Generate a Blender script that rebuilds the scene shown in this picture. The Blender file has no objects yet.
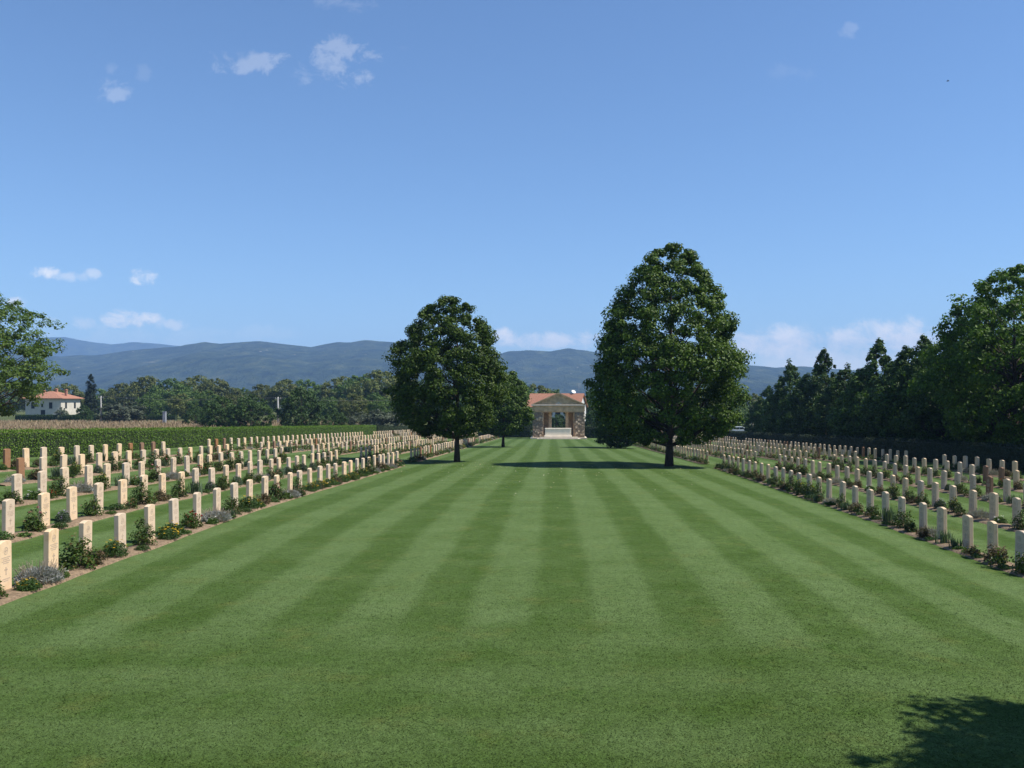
import bpy, math, random
import numpy as np
from mathutils import Vector, Matrix

random.seed(7)
rng = np.random.default_rng(7)
scene = bpy.context.scene
COL = scene.collection
F, PX, PY, EYE = 930.0, 552.0, 401.0, 3.05       # focal length in pixels, principal point, eye height

# ------------------------------------------------------------------ helpers
def sstep(a, b, x):
    t = np.clip((np.asarray(x, float) - a) / (b - a), 0, 1)
    return t * t * (3 - 2 * t)

def ground(x, y):
    x = np.asarray(x, float); y = np.asarray(y, float)
    k = np.clip(y - 24, 0, None)
    prof = -0.0235 * (np.sqrt(k * k + 9) - 3) * 1.0
    prof = np.where(y > 152, np.maximum(prof, -2.93 - 0.004 * np.clip(y - 152, 0, 60)), prof)
    left = 0.0535 * (np.sqrt(np.clip(-x - 9.2, 0, 40) ** 2 + 1.0) - 1.0)
    right = -sstep(2, 10, x) * (0.40 - 0.27 * sstep(20, 58, y))
    g = prof + left + right
    t = sstep(27, 42, -x) * sstep(20, 60, y)
    g = g * (1 - t) + (-1.2) * t
    far = sstep(320, 700, y)
    return g * (1 - far) + (-4.0) * far

def gz(x, y):
    return float(ground(x, y))

def _hash(ix, iy, s):
    n = (ix.astype(np.int64) * 374761393 + iy.astype(np.int64) * 668265263 + s * 982451653) & 0x7fffffff
    n = ((n ^ (n >> 13)) * 1274126177) & 0x7fffffff
    return ((n ^ (n >> 16)) & 0xffff) / 65535.0

def vnoise(x, y, s=0):
    ix, iy = np.floor(x), np.floor(y)
    fx, fy = x - ix, y - iy
    fx = fx * fx * (3 - 2 * fx); fy = fy * fy * (3 - 2 * fy)
    a = _hash(ix, iy, s); b = _hash(ix + 1, iy, s); c = _hash(ix, iy + 1, s); d = _hash(ix + 1, iy + 1, s)
    return a * (1 - fx) * (1 - fy) + b * fx * (1 - fy) + c * (1 - fx) * fy + d * fx * fy

def fbm(x, y, s=0, o=5):
    r = 0; a = 0.5
    for k in range(o):
        r = r + a * vnoise(x * 2 ** k, y * 2 ** k, s + k * 17); a *= 0.5
    return r

class MB:
    """collects geometry for ONE mesh object"""
    def __init__(self):
        self.v = []; self.n = 0; self.f = []           # f: (array MxK, mat index, smooth)
    def add(self, v, f, mi=0, smooth=False):
        v = np.asarray(v, float).reshape(-1, 3)
        f = [np.asarray(x, int) for x in f] if not isinstance(f, np.ndarray) else f
        if isinstance(f, np.ndarray):
            self.f.append((f + self.n, mi, smooth))
        else:
            by = {}
            for q in f: by.setdefault(len(q), []).append(q)
            for q in by.values(): self.f.append((np.array(q) + self.n, mi, smooth))
        self.v.append(v); self.n += len(v); return self
    def box(self, x0, x1, y0, y1, z0, z1, mi=0, bev=0.0):
        if bev <= 0:
            v = [(x0,y0,z0),(x1,y0,z0),(x1,y1,z0),(x0,y1,z0),(x0,y0,z1),(x1,y0,z1),(x1,y1,z1),(x0,y1,z1)]
            f = [(0,3,2,1),(4,5,6,7),(0,1,5,4),(1,2,6,5),(2,3,7,6),(3,0,4,7)]
            return self.add(v, f, mi)
        b = bev; v = []
        for z, i in ((z0, 0), (z1 - b, 0), (z1, b)):
            for (x, y) in ((x0+b+i, y0+i), (x1-b-i, y0+i), (x1-i, y0+b+i), (x1-i, y1-b-i), (x1-b-i, y1-i), (x0+b+i, y1-i), (x0+i, y1-b-i), (x0+i, y0+b+i)):
                v.append((x, y, z))
        f = [tuple(range(7, -1, -1)), tuple(range(16, 24))]
        for r in (0, 8):
            for k in range(8): f.append((r+k, r+(k+1) % 8, r+8+(k+1) % 8, r+8+k))
        return self.add(v, f, mi)
    def prism(self, poly, a, b, axis='x', mi=0):
        """poly: 2D points (p, q) extruded from a to b along axis"""
        n = len(poly)
        def P(p, q, t):
            return {'x': (t, p, q), 'y': (p, t, q), 'z': (p, q, t)}[axis]
        v = [P(p, q, a) for p, q in poly] + [P(p, q, b) for p, q in poly]
        f = [tuple(range(n))[::-1], tuple(range(n, 2*n))]
        f += [(k, (k+1) % n, n+(k+1) % n, n+k) for k in range(n)]
        return self.add(v, f, mi)
    def tube(self, pts, rad, sides=8, mi=0, cap=True):
        pts = np.asarray(pts, float); n = len(pts); v = []
        rad = np.broadcast_to(np.asarray(rad, float), (n,))
        for i in range(n):
            d = pts[min(i+1, n-1)] - pts[max(i-1, 0)]; d = d / (np.linalg.norm(d) + 1e-9)
            a = np.cross(d, (0, 0, 1.0) if abs(d[2]) < 0.9 else (1.0, 0, 0)); a /= np.linalg.norm(a) + 1e-9
            b = np.cross(d, a)
            for k in range(sides):
                t = 2 * math.pi * k / sides
                v.append(pts[i] + rad[i] * (math.cos(t) * a + math.sin(t) * b))
        f = []
        for i in range(n - 1):
            for k in range(sides):
                f.append((i*sides+k, i*sides+(k+1) % sides, (i+1)*sides+(k+1) % sides, (i+1)*sides+k))
        if cap:
            f.append(tuple(range(sides))[::-1]); f.append(tuple((n-1)*sides+k for k in range(sides)))
        return self.add(v, f, mi, True)
    def cyl(self, c, r, axis, h, sides=16, mi=0):
        d = {'x': (h/2, 0, 0), 'y': (0, h/2, 0), 'z': (0, 0, h/2)}[axis]
        c = np.array(c, float); d = np.array(d)
        return self.tube([c - d, c + d], [r, r], sides, mi)
    def leaves(self, c, n, size, aspect=0.6, mi=0, r=None):
        r = r or rng
        N = len(c); n = n / (np.linalg.norm(n, axis=1, keepdims=True) + 1e-9)
        t = r.normal(size=(N, 3)); t -= n * (t * n).sum(1, keepdims=True); t /= np.linalg.norm(t, axis=1, keepdims=True) + 1e-9
        b = np.cross(n, t); L = (np.broadcast_to(size, (N,)) / 2)[:, None]; W = L * aspect
        fold = n * L * 0.18
        v = np.stack([c - t * L, c + b * W + fold - t * L * .15, c + t * L, c - b * W + fold - t * L * .15], 1).reshape(-1, 3)
        return self.add(v, np.arange(4 * N).reshape(N, 4), mi)
    def arrays(self):
        return np.concatenate(self.v), self.f
    def build(self, name, mats, parent=None, link=True):
        me = bpy.data.meshes.new(name)
        V = np.concatenate(self.v)
        me.vertices.add(len(V)); me.vertices.foreach_set('co', V.astype(np.float32).ravel())
        loops = np.concatenate([q.ravel() for q, _, _ in self.f])
        tot = np.concatenate([np.full(len(q), q.shape[1]) for q, _, _ in self.f])
        st = np.concatenate([[0], np.cumsum(tot)[:-1]])
        me.loops.add(len(loops)); me.loops.foreach_set('vertex_index', loops.astype(np.int32))
        me.polygons.add(len(tot)); me.polygons.foreach_set('loop_start', st.astype(np.int32))
        me.polygons.foreach_set('material_index', np.concatenate([np.full(len(q), m) for q, m, _ in self.f]).astype(np.int32))
        me.polygons.foreach_set('use_smooth', np.concatenate([np.full(len(q), s) for q, _, s in self.f]))
        me.update(calc_edges=True); me.validate()
        for m in (mats if isinstance(mats, (list, tuple)) else [mats]): me.materials.append(m)
        o = bpy.data.objects.new(name, me)
        if link: COL.objects.link(o)
        if parent: o.parent = parent
        return o

def tag(o, label=None, cat=None, group=None, kind=None):
    for k, v in (('label', label), ('category', cat), ('group', group), ('kind', kind)):
        if v: o[k] = v
    return o

def empty(name, loc=(0, 0, 0), rz=0.0):
    o = bpy.data.objects.new(name, None); COL.objects.link(o)
    o.location = loc; o.rotation_euler = (0, 0, rz); o.empty_display_size = 0.2
    return o

def copy_tree(o, parent=None):
    c = o.copy(); COL.objects.link(c); c.parent = parent
    for ch in list(o.children): copy_tree(ch, c)
    return c

ONES = 'first second third fourth fifth sixth seventh eighth ninth tenth eleventh twelfth thirteenth fourteenth fifteenth sixteenth seventeenth eighteenth nineteenth'.split()
TENS = {20: 'twent', 30: 'thirt', 40: 'fort', 50: 'fift', 60: 'sixt'}
def ordinal(n):
    if n < 20: return ONES[n - 1]
    t, u = n // 10 * 10, n % 10
    return TENS[t] + ('ieth' if u == 0 else 'y-' + ONES[u - 1])

# ------------------------------------------------------------------ materials
class NT:
    def __init__(self, tree): self.t = tree
    def n(self, typ, **kw):
        n = self.t.nodes.new(typ)
        for k, v in kw.items():
            if k.startswith('i_'): n.inputs[k[2:].replace('_', ' ')].default_value = v
            else: setattr(n, k, v)
        return n
    def l(self, a, b): self.t.links.new(a, b)
    def val(self, sock, x):
        if isinstance(x, (int, float)): sock.default_value = x
        elif isinstance(x, (tuple, list)): sock.default_value = tuple(x) + ((1,) if len(x) == 3 and len(sock.default_value) == 4 else ())
        else: self.l(x, sock)
    def m(self, op, a, b=0.0, c=0.0, clamp=False):
        n = self.n('ShaderNodeMath', operation=op, use_clamp=clamp)
        for i, x in enumerate((a, b, c)): self.val(n.inputs[i], x)
        return n.outputs[0]
    def mix(self, f, a, b, bt='MIX'):
        n = self.n('ShaderNodeMix', data_type='RGBA', blend_type=bt, clamp_factor=True)
        self.val(n.inputs[0], f); self.val(n.inputs[6], a); self.val(n.inputs[7], b)
        return n.outputs[2]
    def noise(self, vec, scale, detail=4, rough=0.55, dist=0.0):
        n = self.n('ShaderNodeTexNoise'); n.inputs['Scale'].default_value = scale; n.inputs['Detail'].default_value = detail
        n.inputs['Roughness'].default_value = rough; n.inputs['Distortion'].default_value = dist
        if vec is not None: self.l(vec, n.inputs['Vector'])
        return n.outputs['Fac']
    def smooth(self, x, a, b):
        n = self.n('ShaderNodeMapRange', interpolation_type='SMOOTHSTEP')
        self.val(n.inputs[0], x); n.inputs[1].default_value = a; n.inputs[2].default_value = b
        return n.outputs[0]
    def ramp(self, f, stops):
        n = self.n('ShaderNodeValToRGB'); cr = n.color_ramp
        while len(cr.elements) < len(stops): cr.elements.new(0.5)
        for e, (p, c) in zip(cr.elements, stops): e.position = p; e.color = tuple(c) + (1,)
        self.l(f, n.inputs[0]); return n.outputs[0]

def new_mat(name):
    m = bpy.data.materials.new(name); m.use_nodes = True
    t = m.node_tree; t.nodes.clear(); nt = NT(t)
    out = nt.n('ShaderNodeOutputMaterial'); bs = nt.n('ShaderNodeBsdfPrincipled')
    nt.l(bs.outputs[0], out.inputs[0])
    return m, nt, bs, out

def plain(name, col, rough=0.7, var=0.12, scale=6.0, metal=0.0, spec=0.3, bump=0.0, bscale=40.0, k=0.7):
    col = tuple(x * k for x in col)
    m, nt, bs, out = new_mat(name)
    tc = nt.n('ShaderNodeTexCoord')
    n = nt.noise(tc.outputs['Object'], scale, 5)
    d = tuple(c * (1 - var * 1.6) for c in col); h = tuple(min(1, c * (1 + var)) for c in col)
    nt.l(nt.ramp(n, [(0.3, d), (0.7, h)]), bs.inputs['Base Color'])
    bs.inputs['Roughness'].default_value = rough; bs.inputs['Metallic'].default_value = metal
    bs.inputs['Specular IOR Level'].default_value = spec
    if bump:
        b = nt.n('ShaderNodeBump'); b.inputs['Strength'].default_value = bump; b.inputs['Distance'].default_value = 0.02
        nt.l(nt.noise(tc.outputs['Object'], bscale, 4), b.inputs['Height']); nt.l(b.outputs[0], bs.inputs['Normal'])
    return m

def leafmat(name, dark, light, trans=0.3, rough=0.55, hue=None, spec=0.25):
    """foliage: colour differs from leaf to leaf; light partly passes through"""
    m, nt, bs, out = new_mat(name)
    g = nt.n('ShaderNodeNewGeometry'); oi = nt.n('ShaderNodeObjectInfo')
    stops = [(0.0, dark), (0.75, light)] + ([(1.0, hue)] if hue else [])
    stops = [(p, tuple(x * 0.72 for x in q)) for p, q in stops]
    c = nt.ramp(g.outputs['Random Per Island'], stops)
    k = nt.m('MULTIPLY_ADD', oi.outputs['Random'], 0.35, 0.82)
    hs = nt.n('ShaderNodeHueSaturation'); nt.l(c, hs.inputs['Color']); nt.l(k, hs.inputs['Value'])
    c = hs.outputs[0]
    nt.l(c, bs.inputs['Base Color']); bs.inputs['Roughness'].default_value = rough
    bs.inputs['Specular IOR Level'].default_value = spec
    tr = nt.n('ShaderNodeBsdfTranslucent')
    nt.l(nt.mix(1.0, c, (1.0, 1.1, 0.45), 'MULTIPLY'), tr.inputs[0])
    mx = nt.n('ShaderNodeMixShader'); mx.inputs[0].default_value = trans
    nt.l(bs.outputs[0], mx.inputs[1]); nt.l(tr.outputs[0], mx.inputs[2]); nt.l(mx.outputs[0], out.inputs[0])
    return m

def stonemat(name, col, stain, per_island=False, bump=0.07):
    m, nt, bs, out = new_mat(name)
    tc = nt.n('ShaderNodeTexCoord'); g = nt.n('ShaderNodeNewGeometry'); oi = nt.n('ShaderNodeObjectInfo')
    rnd = g.outputs['Random Per Island'] if per_island else oi.outputs['Random']
    v = nt.n('ShaderNodeVectorMath', operation='ADD'); nt.l(tc.outputs['Object'], v.inputs[0])
    cx = nt.n('ShaderNodeCombineXYZ'); nt.l(nt.m('MULTIPLY', rnd, 50.0), cx.inputs[0]); nt.l(cx.outputs[0], v.inputs[1])
    n1 = nt.noise(v.outputs[0], 5.0, 6, 0.65); n2 = nt.noise(v.outputs[0], 45.0, 3)
    c = nt.mix(nt.smooth(n1, 0.45, 0.8), col, stain)
    c = nt.mix(nt.m('MULTIPLY', n2, 0.12), c, tuple(x * 0.6 for x in col))
    hs = nt.n('ShaderNodeHueSaturation'); nt.l(c, hs.inputs['Color'])
    nt.l(nt.m('MULTIPLY_ADD', rnd, 0.24, 0.86), hs.inputs['Value']); nt.l(nt.m('MULTIPLY_ADD', rnd, 0.3, 0.85), hs.inputs['Saturation'])
    nt.l(hs.outputs[0], bs.inputs['Base Color'])
    bs.inputs['Roughness'].default_value = 0.8; bs.inputs['Specular IOR Level'].default_value = 0.2
    b = nt.n('ShaderNodeBump'); b.inputs['Strength'].default_value = bump; b.inputs['Distance'].default_value = 0.01
    nt.l(n2, b.inputs['Height']); nt.l(b.outputs[0], bs.inputs['Normal'])
    return m

M = {}
CREAM, CSTAIN = (0.63, 0.48, 0.33), (0.50, 0.35, 0.215)
M['stone'] = stonemat('headstone_stone', CREAM, CSTAIN)
M['stone_far'] = stonemat('headstone_stone_far', CREAM, CSTAIN, True)
M['brown'] = stonemat('brown_sandstone', (0.27, 0.145, 0.078), (0.20, 0.10, 0.055))
M['brown_far'] = stonemat('brown_sandstone_far', (0.27, 0.145, 0.078), (0.20, 0.10, 0.055), True)
M['engraved_shade'] = plain('engraved_shade_stone', (0.64, 0.49, 0.36), 0.85)  # darkened stone colour paints the engraved shadow of badge and lettering
M['soil'] = plain('bed_soil', (0.30, 0.21, 0.13), 0.95, 0.3, 14.0, bump=0.9, bscale=30)
M['bark'] = plain('bark', (0.075, 0.055, 0.042), 0.9, 0.35, 8.0, bump=0.8, bscale=18)
M['lime'] = leafmat('lime_leaf', (0.040, 0.080, 0.008), (0.096, 0.168, 0.016), 0.27, 0.5, (0.165, 0.24, 0.03), 0.2)
M['lime_light'] = leafmat('ash_leaf', (0.075, 0.14, 0.022), (0.15, 0.25, 0.045), 0.42, 0.5, (0.21, 0.30, 0.07))
M['poplar'] = leafmat('dark_leaf', (0.036, 0.075, 0.010), (0.075, 0.145, 0.020), 0.28, 0.5, (0.12, 0.20, 0.035), 0.2)
M['cotton'] = leafmat('poplar_leaf', (0.058, 0.12, 0.012), (0.13, 0.24, 0.026), 0.40, 0.5, (0.19, 0.32, 0.05), 0.2)
M['oak_olive'] = leafmat('oak_leaf_olive', (0.085, 0.115, 0.022), (0.18, 0.215, 0.05), 0.28, 0.6, (0.25, 0.235, 0.075))
M['oak_green'] = leafmat('oak_leaf_green', (0.058, 0.115, 0.018), (0.125, 0.215, 0.036), 0.28, 0.55, (0.19, 0.27, 0.055))
M['bush_dark'] = leafmat('bush_leaf_dark', (0.028, 0.064, 0.010), (0.064, 0.128, 0.02), 0.22, 0.6, (0.08, 0.12, 0.04))
M['olive'] = leafmat('olive_leaf', (0.08, 0.10, 0.06), (0.15, 0.18, 0.11), 0.2, 0.6)
M['cypress'] = leafmat('cypress_leaf', (0.012, 0.026, 0.012), (0.03, 0.05, 0.02), 0.1, 0.7)
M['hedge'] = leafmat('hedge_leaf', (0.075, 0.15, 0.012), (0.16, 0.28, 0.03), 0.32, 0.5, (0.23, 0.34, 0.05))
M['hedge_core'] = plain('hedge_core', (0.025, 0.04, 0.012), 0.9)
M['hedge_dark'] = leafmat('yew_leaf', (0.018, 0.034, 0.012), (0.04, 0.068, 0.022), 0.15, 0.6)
M['rose_leaf'] = leafmat('rose_leaf', (0.045, 0.088, 0.016), (0.10, 0.165, 0.032), 0.28, 0.45, (0.16, 0.10, 0.04), 0.2)
M['red_leaf'] = leafmat('bronze_leaf', (0.075, 0.075, 0.028), (0.15, 0.115, 0.05), 0.28, 0.5, (0.20, 0.10, 0.07))
M['fresh_leaf'] = leafmat('fresh_leaf', (0.045, 0.09, 0.02), (0.09, 0.17, 0.04), 0.3, 0.5)
M['silver'] = leafmat('silver_leaf', (0.28, 0.29, 0.27), (0.48, 0.48, 0.46), 0.2, 0.8)
M['buff'] = leafmat('dry_flower_spike', (0.40, 0.33, 0.24), (0.58, 0.47, 0.36), 0.2, 0.8)
M['sword'] = leafmat('iris_leaf', (0.07, 0.11, 0.06), (0.14, 0.20, 0.11), 0.25, 0.5)
M['mat_leaf'] = leafmat('low_leaf', (0.05, 0.10, 0.016), (0.11, 0.19, 0.035), 0.28, 0.6)
M['stem'] = plain('stem', (0.09, 0.08, 0.04), 0.8)
def petal(name, c): return leafmat(name, tuple(x * 0.75 for x in c), c, 0.3, 0.6)
M['f_yellow'] = petal('yellow_petal', (0.85, 0.55, 0.03)); M['f_lemon'] = petal('lemon_petal', (0.85, 0.78, 0.18))
M['f_red'] = petal('red_petal', (0.65, 0.03, 0.02)); M['f_pink'] = petal('pink_petal', (0.78, 0.33, 0.33))
M['f_white'] = petal('white_petal', (0.82, 0.82, 0.78)); M['f_purple'] = petal('lilac_petal', (0.42, 0.30, 0.55))

# ---- lawn: mowing stripes running away from the camera, a headland mown across in front
def lawn_material():
    m, nt, bs, out = new_mat('mown_lawn')
    g = nt.n('ShaderNodeNewGeometry'); sp = nt.n('ShaderNodeSeparateXYZ'); nt.l(g.outputs['Position'], sp.inputs[0])
    X, Y = sp.outputs[0], sp.outputs[1]
    pos = g.outputs['Position']
    wob = nt.m('MULTIPLY', nt.m('SUBTRACT', nt.noise(pos, 0.12, 2), 0.5), 0.5)
    edge = nt.m('MULTIPLY', nt.m('SUBTRACT', nt.noise(pos, 5.0, 3), 0.5), 0.22)
    ww = nt.m('ADD', wob, edge)
    xs = nt.m('ADD', nt.m('ADD', X, 0.82), ww)
    s1 = nt.m('COSINE', nt.m('MULTIPLY', xs, 2 * math.pi / 1.82))
    ys = nt.m('ADD', Y, ww)
    s2 = nt.m('COSINE', nt.m('MULTIPLY', ys, 2 * math.pi / 1.7))
    head = nt.smooth(nt.m('ADD', Y, nt.m('MULTIPLY', nt.m('SUBTRACT', nt.noise(pos, 0.35, 2), 0.5), 3.0)), 11.2, 13.2)
    a1 = nt.m('MULTIPLY_ADD', nt.smooth(nt.m('MULTIPLY_ADD', nt.m('SINE', nt.m('MULTIPLY', xs, 2 * math.pi / 1.82)), 0.35, s1), -0.55, 0.5), 0.62, 0.19); a2 = nt.smooth(s2, -0.9, 0.9)
    a2 = nt.m('MULTIPLY_ADD', a2, 0.26, 0.27)
    stripe = nt.m('ADD', nt.m('MULTIPLY', a1, head), nt.m('MULTIPLY', a2, nt.m('SUBTRACT', 1.0, head)))
    stripe = nt.m('MULTIPLY_ADD', nt.m('SUBTRACT', nt.noise(pos, 0.7, 6, 0.7), 0.5), 1.7, stripe, clamp=True)
    c = nt.mix(stripe, GRASS_DARK, GRASS_LIGHT)
    dry = nt.smooth(nt.noise(pos, 1.1, 6, 0.7), 0.52, 0.78)
    c = nt.mix(nt.m('MULTIPLY', dry, 0.5), c, GRASS_DRY)
    lush = nt.smooth(nt.noise(pos, 1.6, 5, 0.7), 0.52, 0.74)
    c = nt.mix(nt.m('MULTIPLY', lush, 0.45), c, (0.033, 0.075, 0.008))
    fine = nt.noise(pos, 42.0, 3, 0.7); mid = nt.noise(pos, 9.0, 3, 0.6)
    k = nt.m('ADD', nt.m('MULTIPLY_ADD', fine, 2.3, -0.6), nt.m('MULTIPLY', mid, 0.95))
    hs = nt.n('ShaderNodeHueSaturation'); nt.l(c, hs.inputs['Color']); nt.l(k, hs.inputs['Value'])
    nt.l(hs.outputs[0], bs.inputs['Base Color'])
    bs.inputs['Roughness'].default_value = 0.85; bs.inputs['Specular IOR Level'].default_value = 0.04
    b = nt.n('ShaderNodeBump'); b.inputs['Strength'].default_value = 0.7; b.inputs['Distance'].default_value = 0.03
    nt.l(nt.noise(pos, 30.0, 4, 0.7), b.inputs['Height']); nt.l(b.outputs[0], bs.inputs['Normal'])
    return m
GRASS_DARK, GRASS_LIGHT, GRASS_DRY = (0.047, 0.082, 0.0165), (0.090, 0.135, 0.046), (0.115, 0.122, 0.032)
M['lawn'] = lawn_material()

def field_material():
    m, nt, bs, out = new_mat('farm_field')
    g = nt.n('ShaderNodeNewGeometry'); sp = nt.n('ShaderNodeSeparateXYZ'); nt.l(g.outputs['Position'], sp.inputs[0])
    pos = g.outputs['Position']
    left = nt.m('MULTIPLY', nt.smooth(nt.m('MULTIPLY', sp.outputs[0], -1.0), 26.0, 32.0), nt.m('SUBTRACT', 1.0, nt.smooth(sp.outputs[1], 178.0, 186.0)))
    c1 = nt.ramp(nt.noise(pos, 0.35, 5), [(0.3, (0.22, 0.15, 0.10)), (0.7, (0.32, 0.24, 0.16))])
    c2 = nt.ramp(nt.noise(pos, 0.02, 6), [(0.3, (0.05, 0.07, 0.02)), (0.6, (0.09, 0.10, 0.035)), (0.8, (0.19, 0.155, 0.08))])
    nt.l(nt.mix(left, c2, c1), bs.inputs['Base Color']); bs.inputs['Roughness'].default_value = 0.95
    bs.inputs['Specular IOR Level'].default_value = 0.1
    return m
M['field'] = field_material()

def hill_material():
    m, nt, bs, out = new_mat('wooded_hill')
    g = nt.n('ShaderNodeNewGeometry'); pos = g.outputs['Position']
    mp = nt.n('ShaderNodeMapping'); mp.inputs['Scale'].default_value = (1, 0.55, 1.0); nt.l(pos, mp.inputs[0])
    n = nt.noise(mp.outputs[0], 0.020, 8, 0.68); n2 = nt.noise(mp.outputs[0], 0.0048, 5, 0.6)
    c = nt.ramp(n, [(0.38, (0.010, 0.019, 0.009)), (0.52, (0.030, 0.045, 0.018)), (0.66, (0.070, 0.082, 0.034))])
    clear = nt.m('MULTIPLY', nt.smooth(n2, 0.64, 0.70), nt.smooth(n, 0.5, 0.62))
    c = nt.mix(nt.m('MULTIPLY', clear, 0.8), c, (0.17, 0.15, 0.09))
    v = nt.n('ShaderNodeTexVoronoi'); v.inputs['Scale'].default_value = 0.03; nt.l(mp.outputs[0], v.inputs['Vector'])
    spot = nt.m('MULTIPLY', nt.m('LESS_THAN', v.outputs['Distance'], 0.10), nt.smooth(nt.noise(pos, 0.0022, 3), 0.56, 0.60))
    c = nt.mix(nt.m('MULTIPLY', spot, 0.7), c, (0.42, 0.37, 0.30))
    nt.l(c, bs.inputs['Base Color']); bs.inputs['Roughness'].default_value = 0.95; bs.inputs['Specular IOR Level'].default_value = 0.05
    b = nt.n('ShaderNodeBump'); b.inputs['Strength'].default_value = 1.0; b.inputs['Distance'].default_value = 30.0
    nt.l(n, b.inputs['Height']); nt.l(b.outputs[0], bs.inputs['Normal'])
    return m
M['hill'] = hill_material()

def tile_material(name, a, b_, scale):
    m, nt, bs, out = new_mat(name)
    tc = nt.n('ShaderNodeTexCoord'); w = nt.n('ShaderNodeTexWave', wave_type='BANDS', bands_direction='X')
    w.inputs['Scale'].default_value = scale; w.inputs['Distortion'].default_value = 0.4; nt.l(tc.outputs['Object'], w.inputs[0])
    n = nt.noise(tc.outputs['Object'], 3.0, 6, 0.7)
    c = nt.mix(n, a, b_); c = nt.mix(nt.m('MULTIPLY', w.outputs['Fac'], 0.35), c, tuple(x * 0.45 for x in a))
    nt.l(c, bs.inputs['Base Color']); bs.inputs['Roughness'].default_value = 0.85; bs.inputs['Specular IOR Level'].default_value = 0.15
    bb = nt.n('ShaderNodeBump'); bb.inputs['Strength'].default_value = 0.6; bb.inputs['Distance'].default_value = 0.05
    nt.l(w.outputs['Fac'], bb.inputs['Height']); nt.l(bb.outputs[0], bs.inputs['Normal'])
    return m
M['tile'] = tile_material('terracotta_tiles', (0.36, 0.15, 0.09), (0.46, 0.25, 0.17), 3.5)
M['plaster'] = plain('pale_plaster', (0.76, 0.70, 0.59), 0.9, 0.08, 1.5)
M['plaster_white'] = plain('white_plaster', (0.80, 0.79, 0.76), 0.9, 0.06, 1.5)
M['shutter'] = plain('dark_shutter', (0.025, 0.03, 0.03), 0.6)
M['glass'] = plain('window_glass', (0.03, 0.035, 0.04), 0.08, 0.05, spec=0.6)
M['concrete'] = plain('concrete', (0.50, 0.49, 0.46), 0.9, 0.15)
M['wire'] = plain('wire', (0.20, 0.20, 0.20), 0.6)
M['grey_metal'] = plain('grey_metal', (0.42, 0.45, 0.48), 0.5, 0.08)
M['white_paint'] = plain('white_paint', (0.82, 0.82, 0.80), 0.4, 0.03, k=1)
M['car_blue'] = plain('blue_car_paint', (0.03, 0.045, 0.09), 0.25, 0.03, spec=0.6)
M['car_white'] = plain('white_car_paint', (0.72, 0.73, 0.75), 0.25, 0.03, spec=0.6, k=1)
M['tyre'] = plain('tyre_rubber', (0.02, 0.02, 0.02), 0.9)
M['lamp'] = plain('lamp_glass', (0.75, 0.75, 0.72), 0.15, 0.02, spec=0.6)
M['tail'] = plain('tail_lamp', (0.5, 0.02, 0.02), 0.2, 0.02, spec=0.6)
M['ashlar'] = plain('smooth_limestone', (0.80, 0.555, 0.33), 0.9, 0.22, 2.0, bump=0.3, bscale=12)
M['remember'] = plain('pale_limestone', (0.90, 0.79, 0.63), 0.8, 0.05, 2.0, k=1)
M['step'] = plain('step_stone', (0.66, 0.57, 0.45), 0.85, 0.12, 2.0, k=0.85)
def rubble_material():
    m, nt, bs, out = new_mat('rough_rubble_stone')
    tc = nt.n('ShaderNodeTexCoord'); v = nt.n('ShaderNodeTexVoronoi'); v.inputs['Scale'].default_value = 2.6
    nt.l(tc.outputs['Object'], v.inputs['Vector'])
    n = nt.noise(tc.outputs['Object'], 6.0, 5)
    sc = nt.n('ShaderNodeSeparateColor'); nt.l(v.outputs['Color'], sc.inputs[0])
    c = nt.ramp(sc.outputs[0], [(0.1, (0.24, 0.165, 0.11)), (0.5, (0.50, 0.36, 0.235)), (0.9, (0.68, 0.52, 0.36))])
    c = nt.mix(nt.smooth(v.outputs['Distance'], 0.36, 0.52), c, (0.16, 0.12, 0.085))
    nt.l(nt.mix(nt.m('MULTIPLY', n, 0.4), c, (0.36, 0.27, 0.18)), bs.inputs['Base Color']); bs.inputs['Roughness'].default_value = 0.95
    b = nt.n('ShaderNodeBump'); b.invert = True; b.inputs['Strength'].default_value = 1.0; b.inputs['Distance'].default_value = 0.12
    nt.l(v.outputs['Distance'], b.inputs['Height']); nt.l(b.outputs[0], bs.inputs['Normal'])
    return m
M['rubble'] = rubble_material()
M['fallen'] = leafmat('fallen_leaf', (0.42, 0.36, 0.18), (0.62, 0.58, 0.40), 0.1, 0.7)
M['dry_grass'] = leafmat('dry_grass_blade', (0.36, 0.25, 0.16), (0.55, 0.43, 0.29), 0.3, 0.8)
M['bird'] = plain('dark_feathers', (0.03, 0.03, 0.035), 0.8)

# ------------------------------------------------------------------ setting: ground, lawn, hills
def grid(xs, ys, zf, name, mat, kind='structure', smooth=True):
    Xg, Yg = np.meshgrid(xs, ys); Z = zf(Xg, Yg)
    V = np.stack([Xg, Yg, Z], -1).reshape(-1, 3); nx, ny = len(xs), len(ys)
    i = np.arange((ny - 1) * nx).reshape(ny - 1, nx)[:, :-1].ravel()
    Fc = np.stack([i, i + 1, i + nx + 1, i + nx], 1)
    o = MB().add(V, Fc, 0, smooth).build(name, mat); tag(o, kind=kind); return o

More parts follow.
